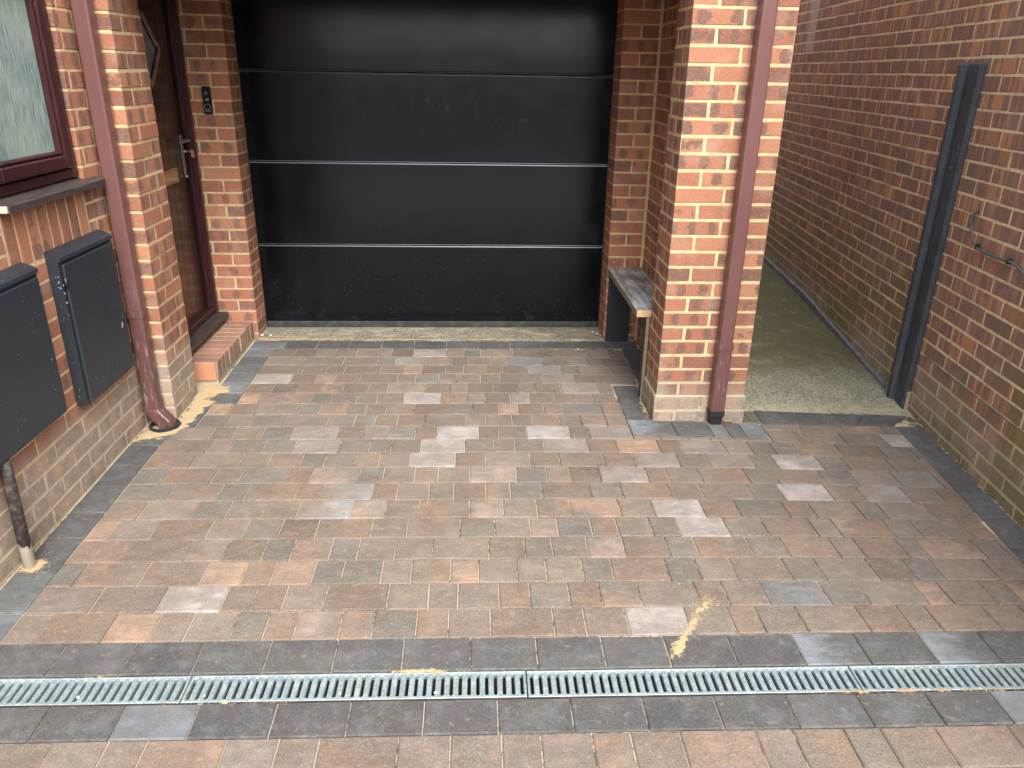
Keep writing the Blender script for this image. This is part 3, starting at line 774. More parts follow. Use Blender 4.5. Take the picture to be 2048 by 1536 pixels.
mb = MB(); mb.box((.859, 3.8405, .488), (1.0, 3.8422, .526)); mb.build('end_grain', [END], bn)
mb = MB(); mb.box((.866, 4.748, gz(0, 4.75)), (1.012, 4.772, .4865), .002); mb.build('leg', [BOX], bn)
mb = MB(); mb.box((.9085, 3.828, gz(0, 3.9)), (.9275, 3.872, .4865), .001); lg = mb.build('leg', [BOX], bn)
mb = MB(); mb.box((.9105, 3.8262, gz(0, 3.9)), (.9270, 3.8278, .4865)); sub(mb, 'raw_edge', [RAW], lg)

# ------------------------------------------------------------ paving
def mat_pave(name, dust=.24, gr=(.045, .04, .035), spk=(.66, .60, .50), dc=(.46, .39, .29)):
    m = N(name); P = m.pos()
    ca = m.attr('ca').outputs['Color']; cb = m.attr('cb').outputs['Color']
    rr = m.n('ShaderNodeSeparateColor'); m.put(rr.inputs[0], m.attr('rnd').outputs['Color'])
    uv = m.sep(m.n('ShaderNodeUVMap', uv_map='uv').outputs[0])
    # wipe of the second colour across each block
    t = m.math('ADD', m.math('MULTIPLY', uv[0], m.math('SUBTRACT', rr.outputs[0], .5)), m.math('MULTIPLY', uv[1], m.math('SUBTRACT', rr.outputs[1], .5)))
    t = m.math('ADD', t, m.math('MULTIPLY_ADD', m.noise(m.mul(P, (1, 2.2, 1)), 11, 4, .6), 1.4, -.7))
    t = m.math('ADD', t, m.math('MULTIPLY_ADD', rr.outputs[2], .9, -.45))
    col = m.mix(m.ramp(t, -.25, .35), ca, cb)
    col = m.mix(m.ramp(m.noise(m.mul(P, (6, 14, 6)), 2.2, 4, .6), .35, .7, .30, 0), col, (.06, .05, .042))
    col = m.mix(m.ramp(m.noise(P, 9, 5, .7), .40, .62, .34, 0), col, (.075, .062, .052))
    col = m.mix(m.ramp(m.noise(m.mul(P, (1, 1.6, 1)), 27, 5, .75), .55, .72, 0, .30), col, (.42, .37, .32))
    if not name.startswith('ch'):
        col = m.mix(m.ramp(m.noise(m.mul(P, (1, 1.7, 1)), 17, 5, .7), .50, .66, 0, .30), col, (.26, .155, .105))
        col = m.mix(m.ramp(m.noise(m.mul(P, (1.3, 2.0, 2)), 13, 5, .7), .54, .68, 0, .42), col, (.135, .145, .15))
    else:
        col = m.mix(m.ramp(m.noise(P, 12, 5, .7), .45, .68, 0, .35), col, (.15, .165, .18))
    s1 = m.noise(P, 330, 3, .7)
    col = m.mix(m.ramp(s1, .34, .52, .42, 0), col, gr)
    col = m.mix(m.ramp(m.noise(P, 240, 3, .7), .60, .72, 0, .55), col, spk)
    # sand dust lying thinly over it
    col = m.mix(m.math('MULTIPLY', m.ramp(m.noise(P, 3.1, 5, .65), .36, .62, .35, 1), m.ramp(m.noise(P, 190, 5, .8), .38, .66, 0, dust)), col, dc)
    m.bump(m.math('ADD', s1, m.math('MULTIPLY', m.noise(P, 70, 3), .6)), .5, .0018)
    return m.set(Base_Color=col, Roughness=.86, Specular_IOR_Level=.3)
PAVE = mat_pave('block_paving', .24); EDGE = mat_pave('charcoal_paving', .36, (.030, .032, .036), (.30, .30, .30), (.22, .215, .18))
PC = {'t': ((.290, .228, .190), (.240, .205, .182)), 'b': ((.300, .200, .150), (.275, .212, .172)), 'd': ((.190, .145, .115), (.215, .175, .148)),
      'o': ((.350, .225, .155), (.265, .215, .180)), 'g': ((.175, .182, .172), (.225, .208, .185)), 'p': ((.37, .335, .325), (.30, .265, .25)),
      'w': ((.47, .455, .455), (.36, .335, .325)), 'm': ((.325, .272, .240), (.275, .235, .205)), 'x': ((.38, .385, .40), (.27, .215, .17)),
      'D': ((.195, .135, .100), (.235, .175, .135)),
      'c': ((.060, .067, .077), (.082, .088, .096)), 'C': ((.048, .054, .064), (.066, .072, .082)), 'L': ((.20, .23, .27), (.15, .175, .205)), 'K': ((.070, .078, .090), (.23, .27, .31)),
      's': ((.12, .14, .155), (.20, .225, .245))}
def clip(poly, a, b, c):
    """keep a*x+b*y<=c"""
    out = []
    for i in range(len(poly)):
        p, q = poly[i], poly[(i+1) % len(poly)]; dp_, dq = a*p[0]+b*p[1]-c, a*q[0]+b*q[1]-c
        if dp_ <= 0: out.append(p)
        if dp_*dq < 0: t = dp_/(dp_-dq); out.append((p[0]+(q[0]-p[0])*t, p[1]+(q[1]-p[1])*t))
    return out
def area(p): return .5*abs(sum(p[i][0]*p[(i+1) % len(p)][1]-p[(i+1) % len(p)][0]*p[i][1] for i in range(len(p))))
def inset(poly, d):
    n = len(poly); out = []
    for i in range(n):
        p0, p1, p2 = [Vector((*poly[(i+k) % n], 0)) for k in (-1, 0, 1)]
        e1 = (p1-p0); e2 = (p2-p1)
        if e1.length < 1e-6 or e2.length < 1e-6: out.append(poly[i]); continue
        e1.normalize(); e2.normalize(); n1 = Vector((-e1.y, e1.x)); n2 = Vector((-e2.y, e2.x))
        k = 1+n1.dot(n2); v = (n1+n2)/max(k, .35)
        out.append((p1.x+v.x*d, p1.y+v.y*d))
    return out
def block(mb, poly, code, gap=.0018, dz=0, bev=.0042):
    pts = []
    for p in poly:
        if not pts or math.hypot(p[0]-pts[-1][0], p[1]-pts[-1][1]) > .004: pts.append(p)
    if len(pts) > 2 and math.hypot(pts[0][0]-pts[-1][0], pts[0][1]-pts[-1][1]) < .004: pts.pop()
    if len(pts) < 3 or area(pts) < 6e-4: return
    o = inset(pts, gap); i_ = inset(pts, gap+bev)
    if area(i_) < 2e-4: return
    A, B = [tuple(c_+(m_-c_)*.22 for c_, m_ in zip(q_, (.220, .178, .152))) if code in 'tbdogpwmxD' else q_ for q_ in PC[code]]; k = random.uniform(.54, .74) if code not in 'cCLKswpx' else random.uniform(.84, .98) if code == 'w' else random.uniform(.70, .84) if code in 'px' else random.uniform(.75, 1.0); A = tuple(c*k for c in A); B = tuple(c*k for c in B)
    if random.random() < .25 and code in 'tbgm': B = PC[random.choice('tbgo')][0]
    rnd = (random.random(), random.random(), random.random())
    if code in 'oxK': rnd = (random.choice((.05, .95)), .5, .5)
    cx = sum(p[0] for p in pts)/len(pts); cy = sum(p[1] for p in pts)/len(pts)
    tx, ty = random.gauss(0, .004), random.gauss(0, .006); d0 = dz+random.gauss(0, .0006)
    zz = lambda x, y: gz(x, y)+d0+(x-cx)*tx+(y-cy)*ty
    b = len(mb.v); n = len(pts)
    for q in i_: mb.v.append(Vector((q[0], q[1], zz(*q))))
    for q in o: mb.v.append(Vector((q[0], q[1], zz(*q)-.0035)))
    for q in o: mb.v.append(Vector((q[0], q[1], zz(*q)-.03)))
    uvf = lambda q: ((q[0]-cx)*9, (q[1]-cy)*9)
    mb.face(list(range(b, b+n)), 0, rnd, [uvf(q) for q in i_], ca=A, cb=B)
    for s0 in (0, n):
        for i in range(n):
            j = (i+1) % n; mb.face([b+s0+i, b+s0+n+i, b+s0+n+j, b+s0+j], 0, rnd, [uvf(o[i])]*2+[uvf(o[j])]*2, ca=A, cb=B)
def ylog(k, x): # far edge of row k; row 0 nearest the drain
    yb = 1.957+.1395*k
    return yb-.006*x-.018*max(0, x-.2)**2*max(0, yb-1.8)
# --- trace of the joints: crop (x origin, row) and positions
CR = {'A': (440, 480), 'B': (1000, 480), 'C': (1180, 700), 'D': (1488, 760), 'L': (0, 780), 'M': (440, 840), 'N': (900, 840), 'P': (0, 1116), 'Q': (520, 1116), 'S': (1000, 1116), 'T': (1488, 1116)}
TR = """A827 375- 545d 705d 840t 1000b 1255m 1415d 1660w 1785t 1905g|B827 95m 215g 372d 497o 650t 800t 900t
A887 330- 605m 740g 900t 1150t 1285g 1535x 1700o 1820g 1985o|B887 60g 310s 475g 645t 760b 925d
A948 290- 475d 605t 780d 910t 1175b 1350b 1475t 1650d 1780t 1945b|B948 20b 195d 445t 570g 820t 960t
A1014 245- 520w 700d 840t 1020b 1295b 1430t 1600b 1730g 1905b|B1014 0g 160d 290t 545m 715d 985t
A1082 190- 385b 575d 765b 900t 1085d 1225t 1500m 1685o 1815t|B1082 -52d 125d 258t 440t 715p 825t
A1155 130- 280t 470t 670b 815g 1000t 1150g 1345d 1620W 1810o|B1155 -108t 75d 215p 395d 535t 680t 850d
A1235 -90- 70b 270b 580m 730g 920o 1070t 1215b 1415t 1705b 1845g|B1235 -12d 132t 320D 460b 745g 895b
A1315 -150- 60g 265t 480g 790m 985g 1135t 1300b 1500b 1800t 1945t|B1315 88t 240t 435b 590g 775b 935b
M85 -300- -55t 110d 318b 537g 860p 1065t 1220m 1430g 1590D 1890W 2040d|N85 358d 560t 875W 1015g 1325p
C640 345- 515t 720t 1340o|C648 1340- 1600o 1850t
D430 210- 400t 730o 1020t 1205w
M185 -300- -75D 90t 325g 545g 880p 1095g 1255g 1470t 1790W 2000g|N180 318t 475b 685g 1005p 1215o 1525b 1680D|C705 980p 1165m 1330g 1530g 1840o
D520 395g 705o 1010d 1225g 1290t
L515 1090- 1410b 1595m 1755b|M285 365t 600b 770g 995m 1165o 1390t 1720W 1940b|N285 258b 585m 800d 1125b 1345o 1665p 1880t|C805 1180p 1345t 1665W 1870g
D610 745g 1065o 1290t 1350b
L625 980- 1215g 1565o 1760b|M400 490g 670b 1020g 1195g 1425m 1595o 1825t|N390 485t 705g 875o 1095d 1435p 1590b 1825t|C910 1140o 1345g 1690b 1910g
D715 1110p 1400b 1450b
L755 890- 1240g 1600b 1800g|M520 560o 745b 1115x 1295o 1530t 1710m 1945o|N510 440o 672g 1025D 1255g 1600o 1835t|C1020 1165t 1385g 1730W 1960t
D825 1175x 1420t 1565b
L880 800- 1040o 1420m 1665g|M655 320m 570t 960x 1210t 1455d 1825o|N640 388b 635t 880o 1240g 1485t 1845W|C1160 1080b 1430g 1625b 1960b
D950 1010g 1360m 1670b
L1030 680- 840b 1120m 1525b 1790t|M790 445g 710D 1110o 1370t 1755b 2010g|N775 585t 785b 1030g 1220o 1470t 1665g 2020W|C1290 1280g 1630b 1800m
D1080 1060b 1260g 1620t 1785b
L1185 540- 940b 1380t 1645t 1925D|M945 530g 810o 1010g 1280t 1555t 1965b|N925 545D 745g 1005t 1590b 1800g|C1440 1170o 1430g 1790b
D1230 850t 1160b 1310g 1720b 1900t 2060t
P110 370- 590g 1055o 1490b 1785m|M1100 395o 690t 900g 1185g 1400t 1685o 1890g|N1090 208g 488m 700t 970m 1185g 1590b 1815g|S85 1710t
T80 320b 560g 940m 1215d 1415g 1810t 2060t
P310 225- 700m 1175d 1635w 1850t|M1290 255t 475b 775t 1230D 1525t 1740m 2040t|N1275 358t 582o 870g 1100o 1385g 1815m 2020o|S265 1940t
T250 590s 870g 1290m 1470g 1785t 1975t 2120b
P510 20- 320m 800b 1130m 1375t 1705m 1940g|Q470 270o 590t 830o 1145g 1378o 1685t|S460 390D 620o 930t 1375w 1700g 1910o
T440 120t 420g 870t 1180b 1390t 1820b 2100b"""
dirx = {}
def unproj(px, py):
    d = _f+_s2*((px-1024)/FPX)+_u2*((768-py)/FPX)
    t = (gz(0, 0)-CH)/(d.z-.0118*d.y)      # plane z = .0118*(y-1.83)
    return d.x*t, d.y*t
rows = {}
for line in TR.replace('\n', '|').split('|'):
    tk = line.split(); cr = CR[tk[0][0]]; v = float(tk[0][1:]); py = cr[1]+v*.27344
    for q in tk[1:]:
        code = q[-1]; px = cr[0]+float(q[:-1])*.27344; x, y = unproj(px, py)
        k = None
        for kk in range(0, 20):
            if ylog(kk, x) <= y < ylog(kk+1, x): k = kk
        if k is not None: rows.setdefault(k, []).append((x, code))
def xleft(y): return -1.495 if y < 3.44 else (-1.395 if y < 3.775 else -1.272)
def xright(y):
    if y > 4.0: return .945
    if y > 3.36: return .785
    return 9
mb = MB()
chars = []   # polygons occupied by charcoal edging, cut out of the field
def kerbx(y): return 2.064+(y-2.304)*.0945     # inner edge of right-hand edging
for k in range(0, 19):
    L = sorted(rows.get(k, [])); xs = []
    for x, c in L:
        if xs and x-xs[-1][0] < .05:
            if c == '-' : continue
            xs[-1] = (xs[-1][0], c) if xs[-1][1] == '-' else xs[-1]
            continue
        xs.append((x, c))
    ymid = ylog(k, 0)+.07
    x0 = xleft(ymid)
    edges = [(x0, '-')]
    for x, c in xs:
        if x < x0+.04: continue
        # fill overly long gaps with plausible blocks
        while x-edges[-1][0] > .255: edges.append((edges[-1][0]+random.choice((.105, .14, .21)), random.choice('tbgtm')))
        if x-edges[-1][0] < .04: continue
        edges.append((x, c))
    while edges[-1][0] < 2.45 and (k < 13): edges.append((edges[-1][0]+random.choice((.105, .14, .21)), random.choice('tbtbg')))
    for (a, _), (b, c) in zip(edges, edges[1:]):
        if c == '-': c = random.choice('tb')
        if c == 'W': c = 'w'
        poly = [(a, ylog(k, a)), (b, ylog(k, b)), (b, ylog(k+1, b)), (a, ylog(k+1, a))]
        if k == 9: poly = clip(poly, .095, 1, 3.392+.095*.785) if a > .70 and a < 1.46 else poly
        yc = ymid
        pieces = [poly]
        # right-hand edging
        pieces = [clip(p, 1, -.0945, 2.064-2.304*.0945) for p in pieces]
        if yc > 3.30:   # pillar surround, recess, alley front
            new = []
            for p in pieces:
                # left of pillar edging
                xr = .945 if yc > 4.02 else .785
                q1 = clip(p, 1, 0, xr); new.append(q1)
                # right of the pillar, in front of the alley
                if yc < 3.7:
                    q2 = clip(p, -1, 0, -1.470); q2 = clip(q2, .051, 1, 3.500+.051*1.485); new.append(q2)
                    q3 = clip(clip(clip(p, -1, 0, -.785), 1, 0, 1.470), .095, 1, 3.392+.095*.785); new.append(q3)
            pieces = new
        for p in pieces:
            if len(p) >= 3: block(mb, p, c)
# rows in front of the drain (only the first is in view)
for k in range(1, 9):
    yt = 1.575-.1395*(k-1); x = -1.9+random.uniform(0, .1)
    if k == 1:
        tr = []
        for cr, v, s_ in (('P', 1440, '340o 740m 1030t 1620b'), ('Q', 1400, '120m 420t 1005b 1390t 1770t'), ('S', 1400, '305t 690t 980o 1350t 1920b'), ('T', 1400, '420t 810o 1090g 1500b 2060b')):
            for q in s_.split(): tr.append((unproj(CR[cr][0]+float(q[:-1])*.27344, CR[cr][1]+v*.27344)[0], q[-1]))
        edges = [(-1.62, '-'), (-1.45, 't')]+[e for e in sorted(tr)]
        while edges[-1][0] < 2.3: edges.append((edges[-1][0]+.17, 'b'))
    else:
        edges = [(-1.9, '-')]
        while edges[-1][0] < 2.3: edges.append((edges[-1][0]+random.choice((.105, .14, .21)), random.choice('ttbbgmod')))
    for (a, _), (b, c) in zip(edges, edges[1:]):
        p = [(a, yt-.1395-.009*a), (b, yt-.1395-.009*b), (b, yt-.009*b), (a, yt-.009*a)]
        p = clip(clip(p, -1, 0, 1.64), 1, -.1, 2.04)
        if len(p) >= 3: block(mb, p, c)
m = N('joint_sand'); P = m.pos(); px = m.sep(P)
jn = m.math('ADD', m.noise(P, 2.2, 4, .6), m.math('MULTIPLY', px[0], -.07))
jn2 = m.math('ADD', jn, m.math('MULTIPLY_ADD', m.noise(P, 34, 5, .75), 1.1, -.55))
JS = m.set(Base_Color=m.mix(m.ramp(jn2, .34, .50), (.085, .07, .052), (.46, .375, .26)), Roughness=1); m.bump(m.noise(P, 300, 3, .7), .6, .003)
def sheet(mb, poly, dz, mi=0):
    b = len(mb.v)
    for p in poly: mb.v.append(Vector((p[0], p[1], gz(*p)+dz)))
    mb.face(list(range(b, b+len(poly))), mi)
sheet(mb, [(-1.66, .35), (2.2, .35), (2.36, 4.0), (1.10, 4.02), (1.10, 4.80), (-1.66, 4.80)], -.0085, 1) if False else None
# joint bed: left out where the drain channel runs
for poly in ([(-1.66, .30), (2.15, .30), (2.15, 1.682), (-1.66, 1.712)], [(-1.66, 1.826), (2.18, 1.800), (2.36, 3.60), (1.489, 3.69), (1.489, 3.510), (1.389, 3.510), (1.389, 3.71), (1.10, 3.72), (1.10, 4.80), (-1.66, 4.80)]):
    sheet(mb, poly, -.0062, 1)
pav = mb.build('block_paving', [PAVE, JS], col=True); setprops(pav, kind='structure')

# --- charcoal edging
mb = MB()
def strip(p0, p1, q0, q1, n, codes='c', dz=0, joints=None):
    """blocks along edge p0->p1 with opposite edge q0->q1"""
    ts = joints or [i/n for i in range(n+1)]
    P0, P1, Q0, Q1 = map(lambda v: Vector((*v, 0)), (p0, p1, q0, q1))
    for i in range(len(ts)-1):
        a, b = ts[i], ts[i+1]
        poly = [P0.lerp(P1, a), P0.lerp(P1, b), Q0.lerp(Q1, b), Q0.lerp(Q1, a)]
        poly = [(v.x, v.y) for v in poly]
        ar = sum(poly[i][0]*poly[(i+1) % 4][1]-poly[(i+1) % 4][0]*poly[i][1] for i in range(4))
        if ar < 0: poly = poly[::-1]
        block(mb, poly, codes[i % len(codes)], dz=dz+random.gauss(0, .0008))
def xrow(items, yn, yf, x0, x1):
    """row across the drive with traced joints: items (x, code)"""
    e = [(x0, '-')]+[i for i in items if x0+.05 < i[0] < x1-.05]+[(x1, items[-1][1])]
    for (a, _), (b, c) in zip(e, e[1:]):
        block(mb, [(a, yn-.008*a), (b, yn-.008*b), (b, yf-.008*b), (a, yf-.008*a)], c, gap=.0018, dz=.001)
def trace(spec):
    out = []
    for part in spec.split('|'):
        tk = part.split(); cr = CR[tk[0][0]]; v = float(tk[0][1:])
        for q in tk[1:]: out.append((unproj(cr[0]+float(q[:-1])*.27344, cr[1]+v*.27344)[0], q[-1]))
    return sorted(out)
r1 = trace('P740 -60c 410c 930c 1440C 1945c|Q700 550c 1045c 1537c 2025c|S680 755C 1225c 1705C|T650 390C 860K 1340C 1800K 2300C')
r2 = trace('P1200 290C 860C 1410L 1990C|Q1170 645C 1195C 1740C|S1130 525C 1060C 1600C|T1130 360C 900c 1420c 1920C 2500L')
xrow(r1, 1.813, 1.956, -1.64, 2.02); xrow(r2, 1.574, 1.7005, -1.64, 1.98)
strip((-1.495, 1.965), (-1.495, 3.30), (-1.640, 1.965), (-1.640, 3.30), 6, 'LscCccC', joints=[0, .11, .27, .43, .57, .72, .86, 1])
strip((-1.43, 3.305), (-1.64, 3.305), (-1.43, 3.44), (-1.64, 3.44), 1, 'c')
strip((-1.395, 3.48), (-1.395, 3.775), (-1.51, 3.48), (-1.51, 3.775), 2, 'cC')
strip((-1.272, 3.78), (-1.272, 4.62), (-1.432, 3.78), (-1.432, 4.62), 6, 'Cssscs')
strip((-1.43, 4.765), (1.06, 4.752), (-1.43, 4.623), (1.06, 4.612), 12, 'sCcccCccCcc')
strip((.948, 4.02), (.948, 4.605), (1.072, 4.02), (1.072, 4.605), 3, 'cC')
strip((.787, 3.56), (.787, 4.012), (.925, 3.56), (.925, 4.012), 3, 'cC')
strip((.787, 3.395), (1.465, 3.330), (.787, 3.552), (1.465, 3.508), 1, 'KcscL', joints=[0, .33, .60, .72, .84, 1], dz=.002)
strip((1.490, 3.502), (2.165, 3.468), (1.490, 3.662), (2.295, 3.585), 1, 'cCccC', joints=[0, .27, .5, .72, 1], dz=.002)
strip((2.170, 3.46), (2.030, 1.965), (2.298, 3.46), (2.158, 1.965), 7, 'cCC')
eg = mb.build('paving_edging', [EDGE], col=True); setprops(eg, kind='structure')

# ------------------------------------------------------------ drain channel
def mat_galv():
    m = N('galvanised_grating'); P = m.pos()
    v = m.n('ShaderNodeTexVoronoi'); m.put(v.inputs['Vector'], P); v.inputs['Scale'].default_value = 130
    col = m.mix(m.ramp(v.outputs['Distance'], .1, .7), (.31, .39, .41), (.21, .27, .29))
    col = m.mix(m.ramp(m.noise(P, 24, 5, .7), .48, .68, 0, .55), col, (.43, .51, .51))
    col = m.mix(m.ramp(m.noise(P, 3, 4, .6), .52, .72, 0, .4), col, (.36, .34, .28))
    m.bump(m.noise(P, 240, 3), .4, .001)
    return m.set(Base_Color=col, Metallic=.35, Roughness=m.math('MULTIPLY_ADD', m.noise(P, 90, 3), .3, .38))
GALV = mat_galv()
DARKW = N('channel_inside'); P = DARKW.pos(); DARKW = DARKW.set(Base_Color=DARKW.mix(DARKW.ramp(DARKW.noise(P, 9, 4), .4, .6), (.030, .027, .025), (.085, .048, .032)), Roughness=.7)
def grate_mesh(L=.996, W=.104, n=38):
    mb = MB(); pitch = L/n; zt = 0; th = .003
    hw = W/2; sl = .0415; r_ = .0048
    # slot polygons cut from strips: build each pitch cell as a ring around a rounded slot
    for i in range(n):
        x0 = i*pitch; x1 = x0+pitch; cx = (x0+x1)/2
        slot = []
        for k in range(7): a = PI*k/6; slot.append((cx+r_*math.cos(a), sl-r_+r_*math.sin(a)))
        for k in range(7): a = PI+PI*k/6; slot.append((cx+r_*math.cos(a), -sl+r_+r_*math.sin(a)))
        outer = []
        for (x, y) in slot:
            if abs(y) < sl-r_+1e-6: outer.append((x1 if x > cx else x0, y))
            else:
                fx = (x-cx)/r_; outer.append((cx+fx*pitch/2, math.copysign(hw-.006, y)) if abs(fx) < .9 else ((x1 if x > cx else x0), math.copysign(sl, y)))
        outer[0] = (x1, sl-r_); outer[6] = (x0, sl-r_); outer[7] = (x0, -sl+r_); outer[13] = (x1, -sl+r_)
        outer[1] = (x1, hw-.006); outer[5] = (x0, hw-.006); outer[8] = (x0, -hw+.006); outer[12] = (x1, -hw+.006)
        b = len(mb.v); m_ = len(slot)
        for (x, y) in outer: mb.v.append(Vector((x, y, zt)))
        for (x, y) in slot: mb.v.append(Vector((cx+(x-cx)*1.45, y*1.03, zt+.0004)))
        for (x, y) in slot: mb.v.append(Vector((x, y, zt-.0026)))
        for (x, y) in slot: mb.v.append(Vector((x, y, zt-.016)))
        for k in range(m_):
            j = (k+1) % m_
            mb.face([b+k, b+j, b+m_+j, b+m_+k]); mb.face([b+m_+k, b+m_+j, b+2*m_+j, b+2*m_+k], sm=True); mb.face([b+2*m_+k, b+2*m_+j, b+3*m_+j, b+3*m_+k])
    for s_ in (-1, 1):
        a, c = (hw-.006)*s_, hw*s_
        mb.box((.0, min(a, c), -.018), (L, max(a, c), .0015), .0012)
    mb.box((0, -hw, -.018), (.0025, hw, .0008), .0006); mb.box((L-.0025, -hw, -.018), (L, hw, .0008), .0006)
    return mb
dirs = math.atan(-.008)
labels = ['leftmost slotted drain grate, with a white pebble on it',
          'slotted drain grate with a heap of sand on its back edge',
          'slotted drain grate directly below the diagonal streak of spilt sand',
          'rightmost slotted drain grate, sand lying along its near edge']
gm = grate_mesh().build('drain_grate', [GALV]); 
def dplace(o, x, dy=0, dz=0):
    y = 1.7565-.008*(x)+dy
    o.location = (x, y, gz(x, y)-.002+dz); o.rotation_euler = (0, math.atan(0), dirs)
xs0 = -.8455-1.0
for i in range(4):
    o = gm if i == 0 else gm.copy()
    if i: C.objects.link(o)
    dplace(o, xs0+i*1.0, dz=(.0008 if i % 2 else 0)); setprops(o, labels[i], 'drain grate', 'slotted grates of the drain channel')
mb = MB()
def chan(mb):
    L0, L1 = -1.7, 2.0; 
    for s_ in (-1, 1):
        mb.box((L0, s_*.0535-.0012*1-.0008, -.10), (L1, s_*.0535+.002, -.0005))
    mb.box((L0, -.055, -.115), (L1, .055, -.10)); 
chan(mb)
ch = mb.build('drain_channel', [DARKW]); ch.location = (0, 1.7565, gz(0, 1.7565)-.002); ch.rotation_euler = (0, 0, dirs)
setprops(ch, 'dark channel trough sunk across the driveway beneath the slotted grates', 'drain channel')
# corner drain by the pillar
mb = MB(); x0, x1, y0, y1 = 1.392, 1.486, 3.514, 3.652
zc = gz(1.4, 3.6)+.001
mb.box((x0, y0, zc-.010), (x1, y0+.006, zc), .001); mb.box((x0, y1-.006, zc-.010), (x1, y1, zc), .001)
mb.box((x0, y0+.0062, zc-.010), (x0+.006, y1-.0062, zc), .001); mb.box((x1-.006, y0+.0062, zc-.010), (x1, y1-.0062, zc), .001)
def bar(cx, cy, l, ang, w_=.0035):
    M_ = Matrix.Translation((cx, cy, zc-.0045)) @ Matrix.Rotation(ang, 4, 'Z'); mb.box((-l/2, -w_, -.0035), (l/2, w_, .003), .0008, M=M_)
for i in range(-2, 4): bar((x0+x1)/2-.022, (y0+y1)/2+i*.026-.012, .052, math.radians(-55), .0030)
for i in range(-3, 4): bar((x0+x1)/2+.022, (y0+y1)/2+i*.0205, .044, math.radians(12), .0034)
bar((x0+x1)/2, (y0+y1)/2, .10, math.radians(90), .003)
m = N('grimy_grate'); P = m.pos(); GRM = m.set(Base_Color=m.mix(m.ramp(m.noise(P, 45, 3), .4, .6), (.17, .155, .135), (.11, .105, .055)), Roughness=.8)
gr = mb.build('gully_grate', [GRM]); setprops(gr, 'small grimy gully grate with slanted slots at the right foot of the pillar', 'gully grate')
mb = MB(); mb.box((x0+.001, y0+.001, zc-.09), (x1-.001, y1-.001, zc-.05)); 
o = mb.build('gully_pit', [BLK], gr); o.matrix_parent_inverse = Matrix.Identity(4)

# ------------------------------------------------------------ concrete
def mat_conc(name, c1, c2, moss=0, sandy=0):
    m = N(name); P = m.pos(); pz = m.sep(P)
    col = m.mix(m.ramp(m.noise(P, 5, 5, .65), .3, .7), c1, c2)
    col = m.mix(m.ramp(m.noise(P, 75, 6, .85), .42, .58, .75, 0), col, (.055, .052, .035))
    col = m.mix(m.ramp(m.noise(P, 85, 3, .7), .62, .70, 0, .75), col, (.62, .60, .50))
    if moss:
        # damp, mossy band along the neighbour wall and deeper into the alley
        dd = m.math('SUBTRACT', pz[0], m.math('MULTIPLY_ADD', pz[1], .1027, WX0-.16))
        f = m.math('MULTIPLY', m.ramp(dd, -.45, -.08, .35, 1), m.ramp(m.noise(P, 9, 6, .78), .34, .50))
        f = m.math('MULTIPLY', f, m.ramp(pz[1], 3.95, 4.5))
        col = m.mix(m.math('MULTIPLY', f, .8), col, (.10, .102, .036))
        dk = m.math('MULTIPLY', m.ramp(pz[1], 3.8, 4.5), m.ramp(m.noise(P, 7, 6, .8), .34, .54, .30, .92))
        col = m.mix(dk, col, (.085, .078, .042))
        e = m.math('MULTIPLY', m.ramp(pz[1], 3.80, 3.66), m.ramp(m.noise(P, 30, 3), .35, .6, .1, .6))
        col = m.mix(e, col, (.40, .36, .25))
    if sandy:
        col = m.mix(m.ramp(m.noise(m.mul(P, (1, 3, 1)), 7, 5, .7), .50, .66, 0, .7), col, (.50, .42, .27))
    m.bump(m.math('ADD', m.noise(P, 150, 4, .8), m.math('MULTIPLY', m.noise(P, 20, 3), .8)), .7, .004)
    return m.set(Base_Color=col, Roughness=.93, Specular_IOR_Level=.2)
mb = MB()
prof = [(3.656, -.06), (3.668, .020), (3.75, .030), (4.7, .066), (5.7, .108), (6.9, .115), (9.0, .12)]
nx = 6
for (y, z) in prof:
    for i in range(nx+1):
        x = 1.30+(WX0+y*.1027+.06-1.30)*i/nx
        yy = y-(.09*i/nx if y < 3.9 else 0); mb.v.append(Vector((x, yy, z+(noise.noise((x*3, y*2, 0))*.004 if y > 3.7 else 0))))
for r_ in range(len(prof)-1):
    for i in range(nx): a = r_*(nx+1)+i; mb.face([a, a+1, a+nx+2, a+nx+1], sm=False)
o = mb.build('alley_path', [mat_conc('alley_concrete', (.29, .285, .21), (.38, .37, .29), moss=1)]); setprops(o, kind='structure')
mb = MB(); base = 0
xs_ = [-1.44+2.5*i/40 for i in range(41)]
for x in xs_:
    wv_ = noise.noise((x*5, 3, 0))*.004
    for (y, z) in ((4.764+wv_, .0), (4.766+wv_, .036), (4.775, .042), (4.9, .048), (5.03, .054)): mb.v.append(Vector((x, y-.005*x, z+noise.noise((x*4, y*6, 1))*.0015)))
for i in range(40):
    for k in range(4): a = i*5+k; mb.face([a, a+5, a+6, a+1])
o = mb.build('garage_threshold', [mat_conc('threshold_concrete', (.25, .24, .19), (.33, .31, .25), sandy=1)]); setprops(o, kind='structure')

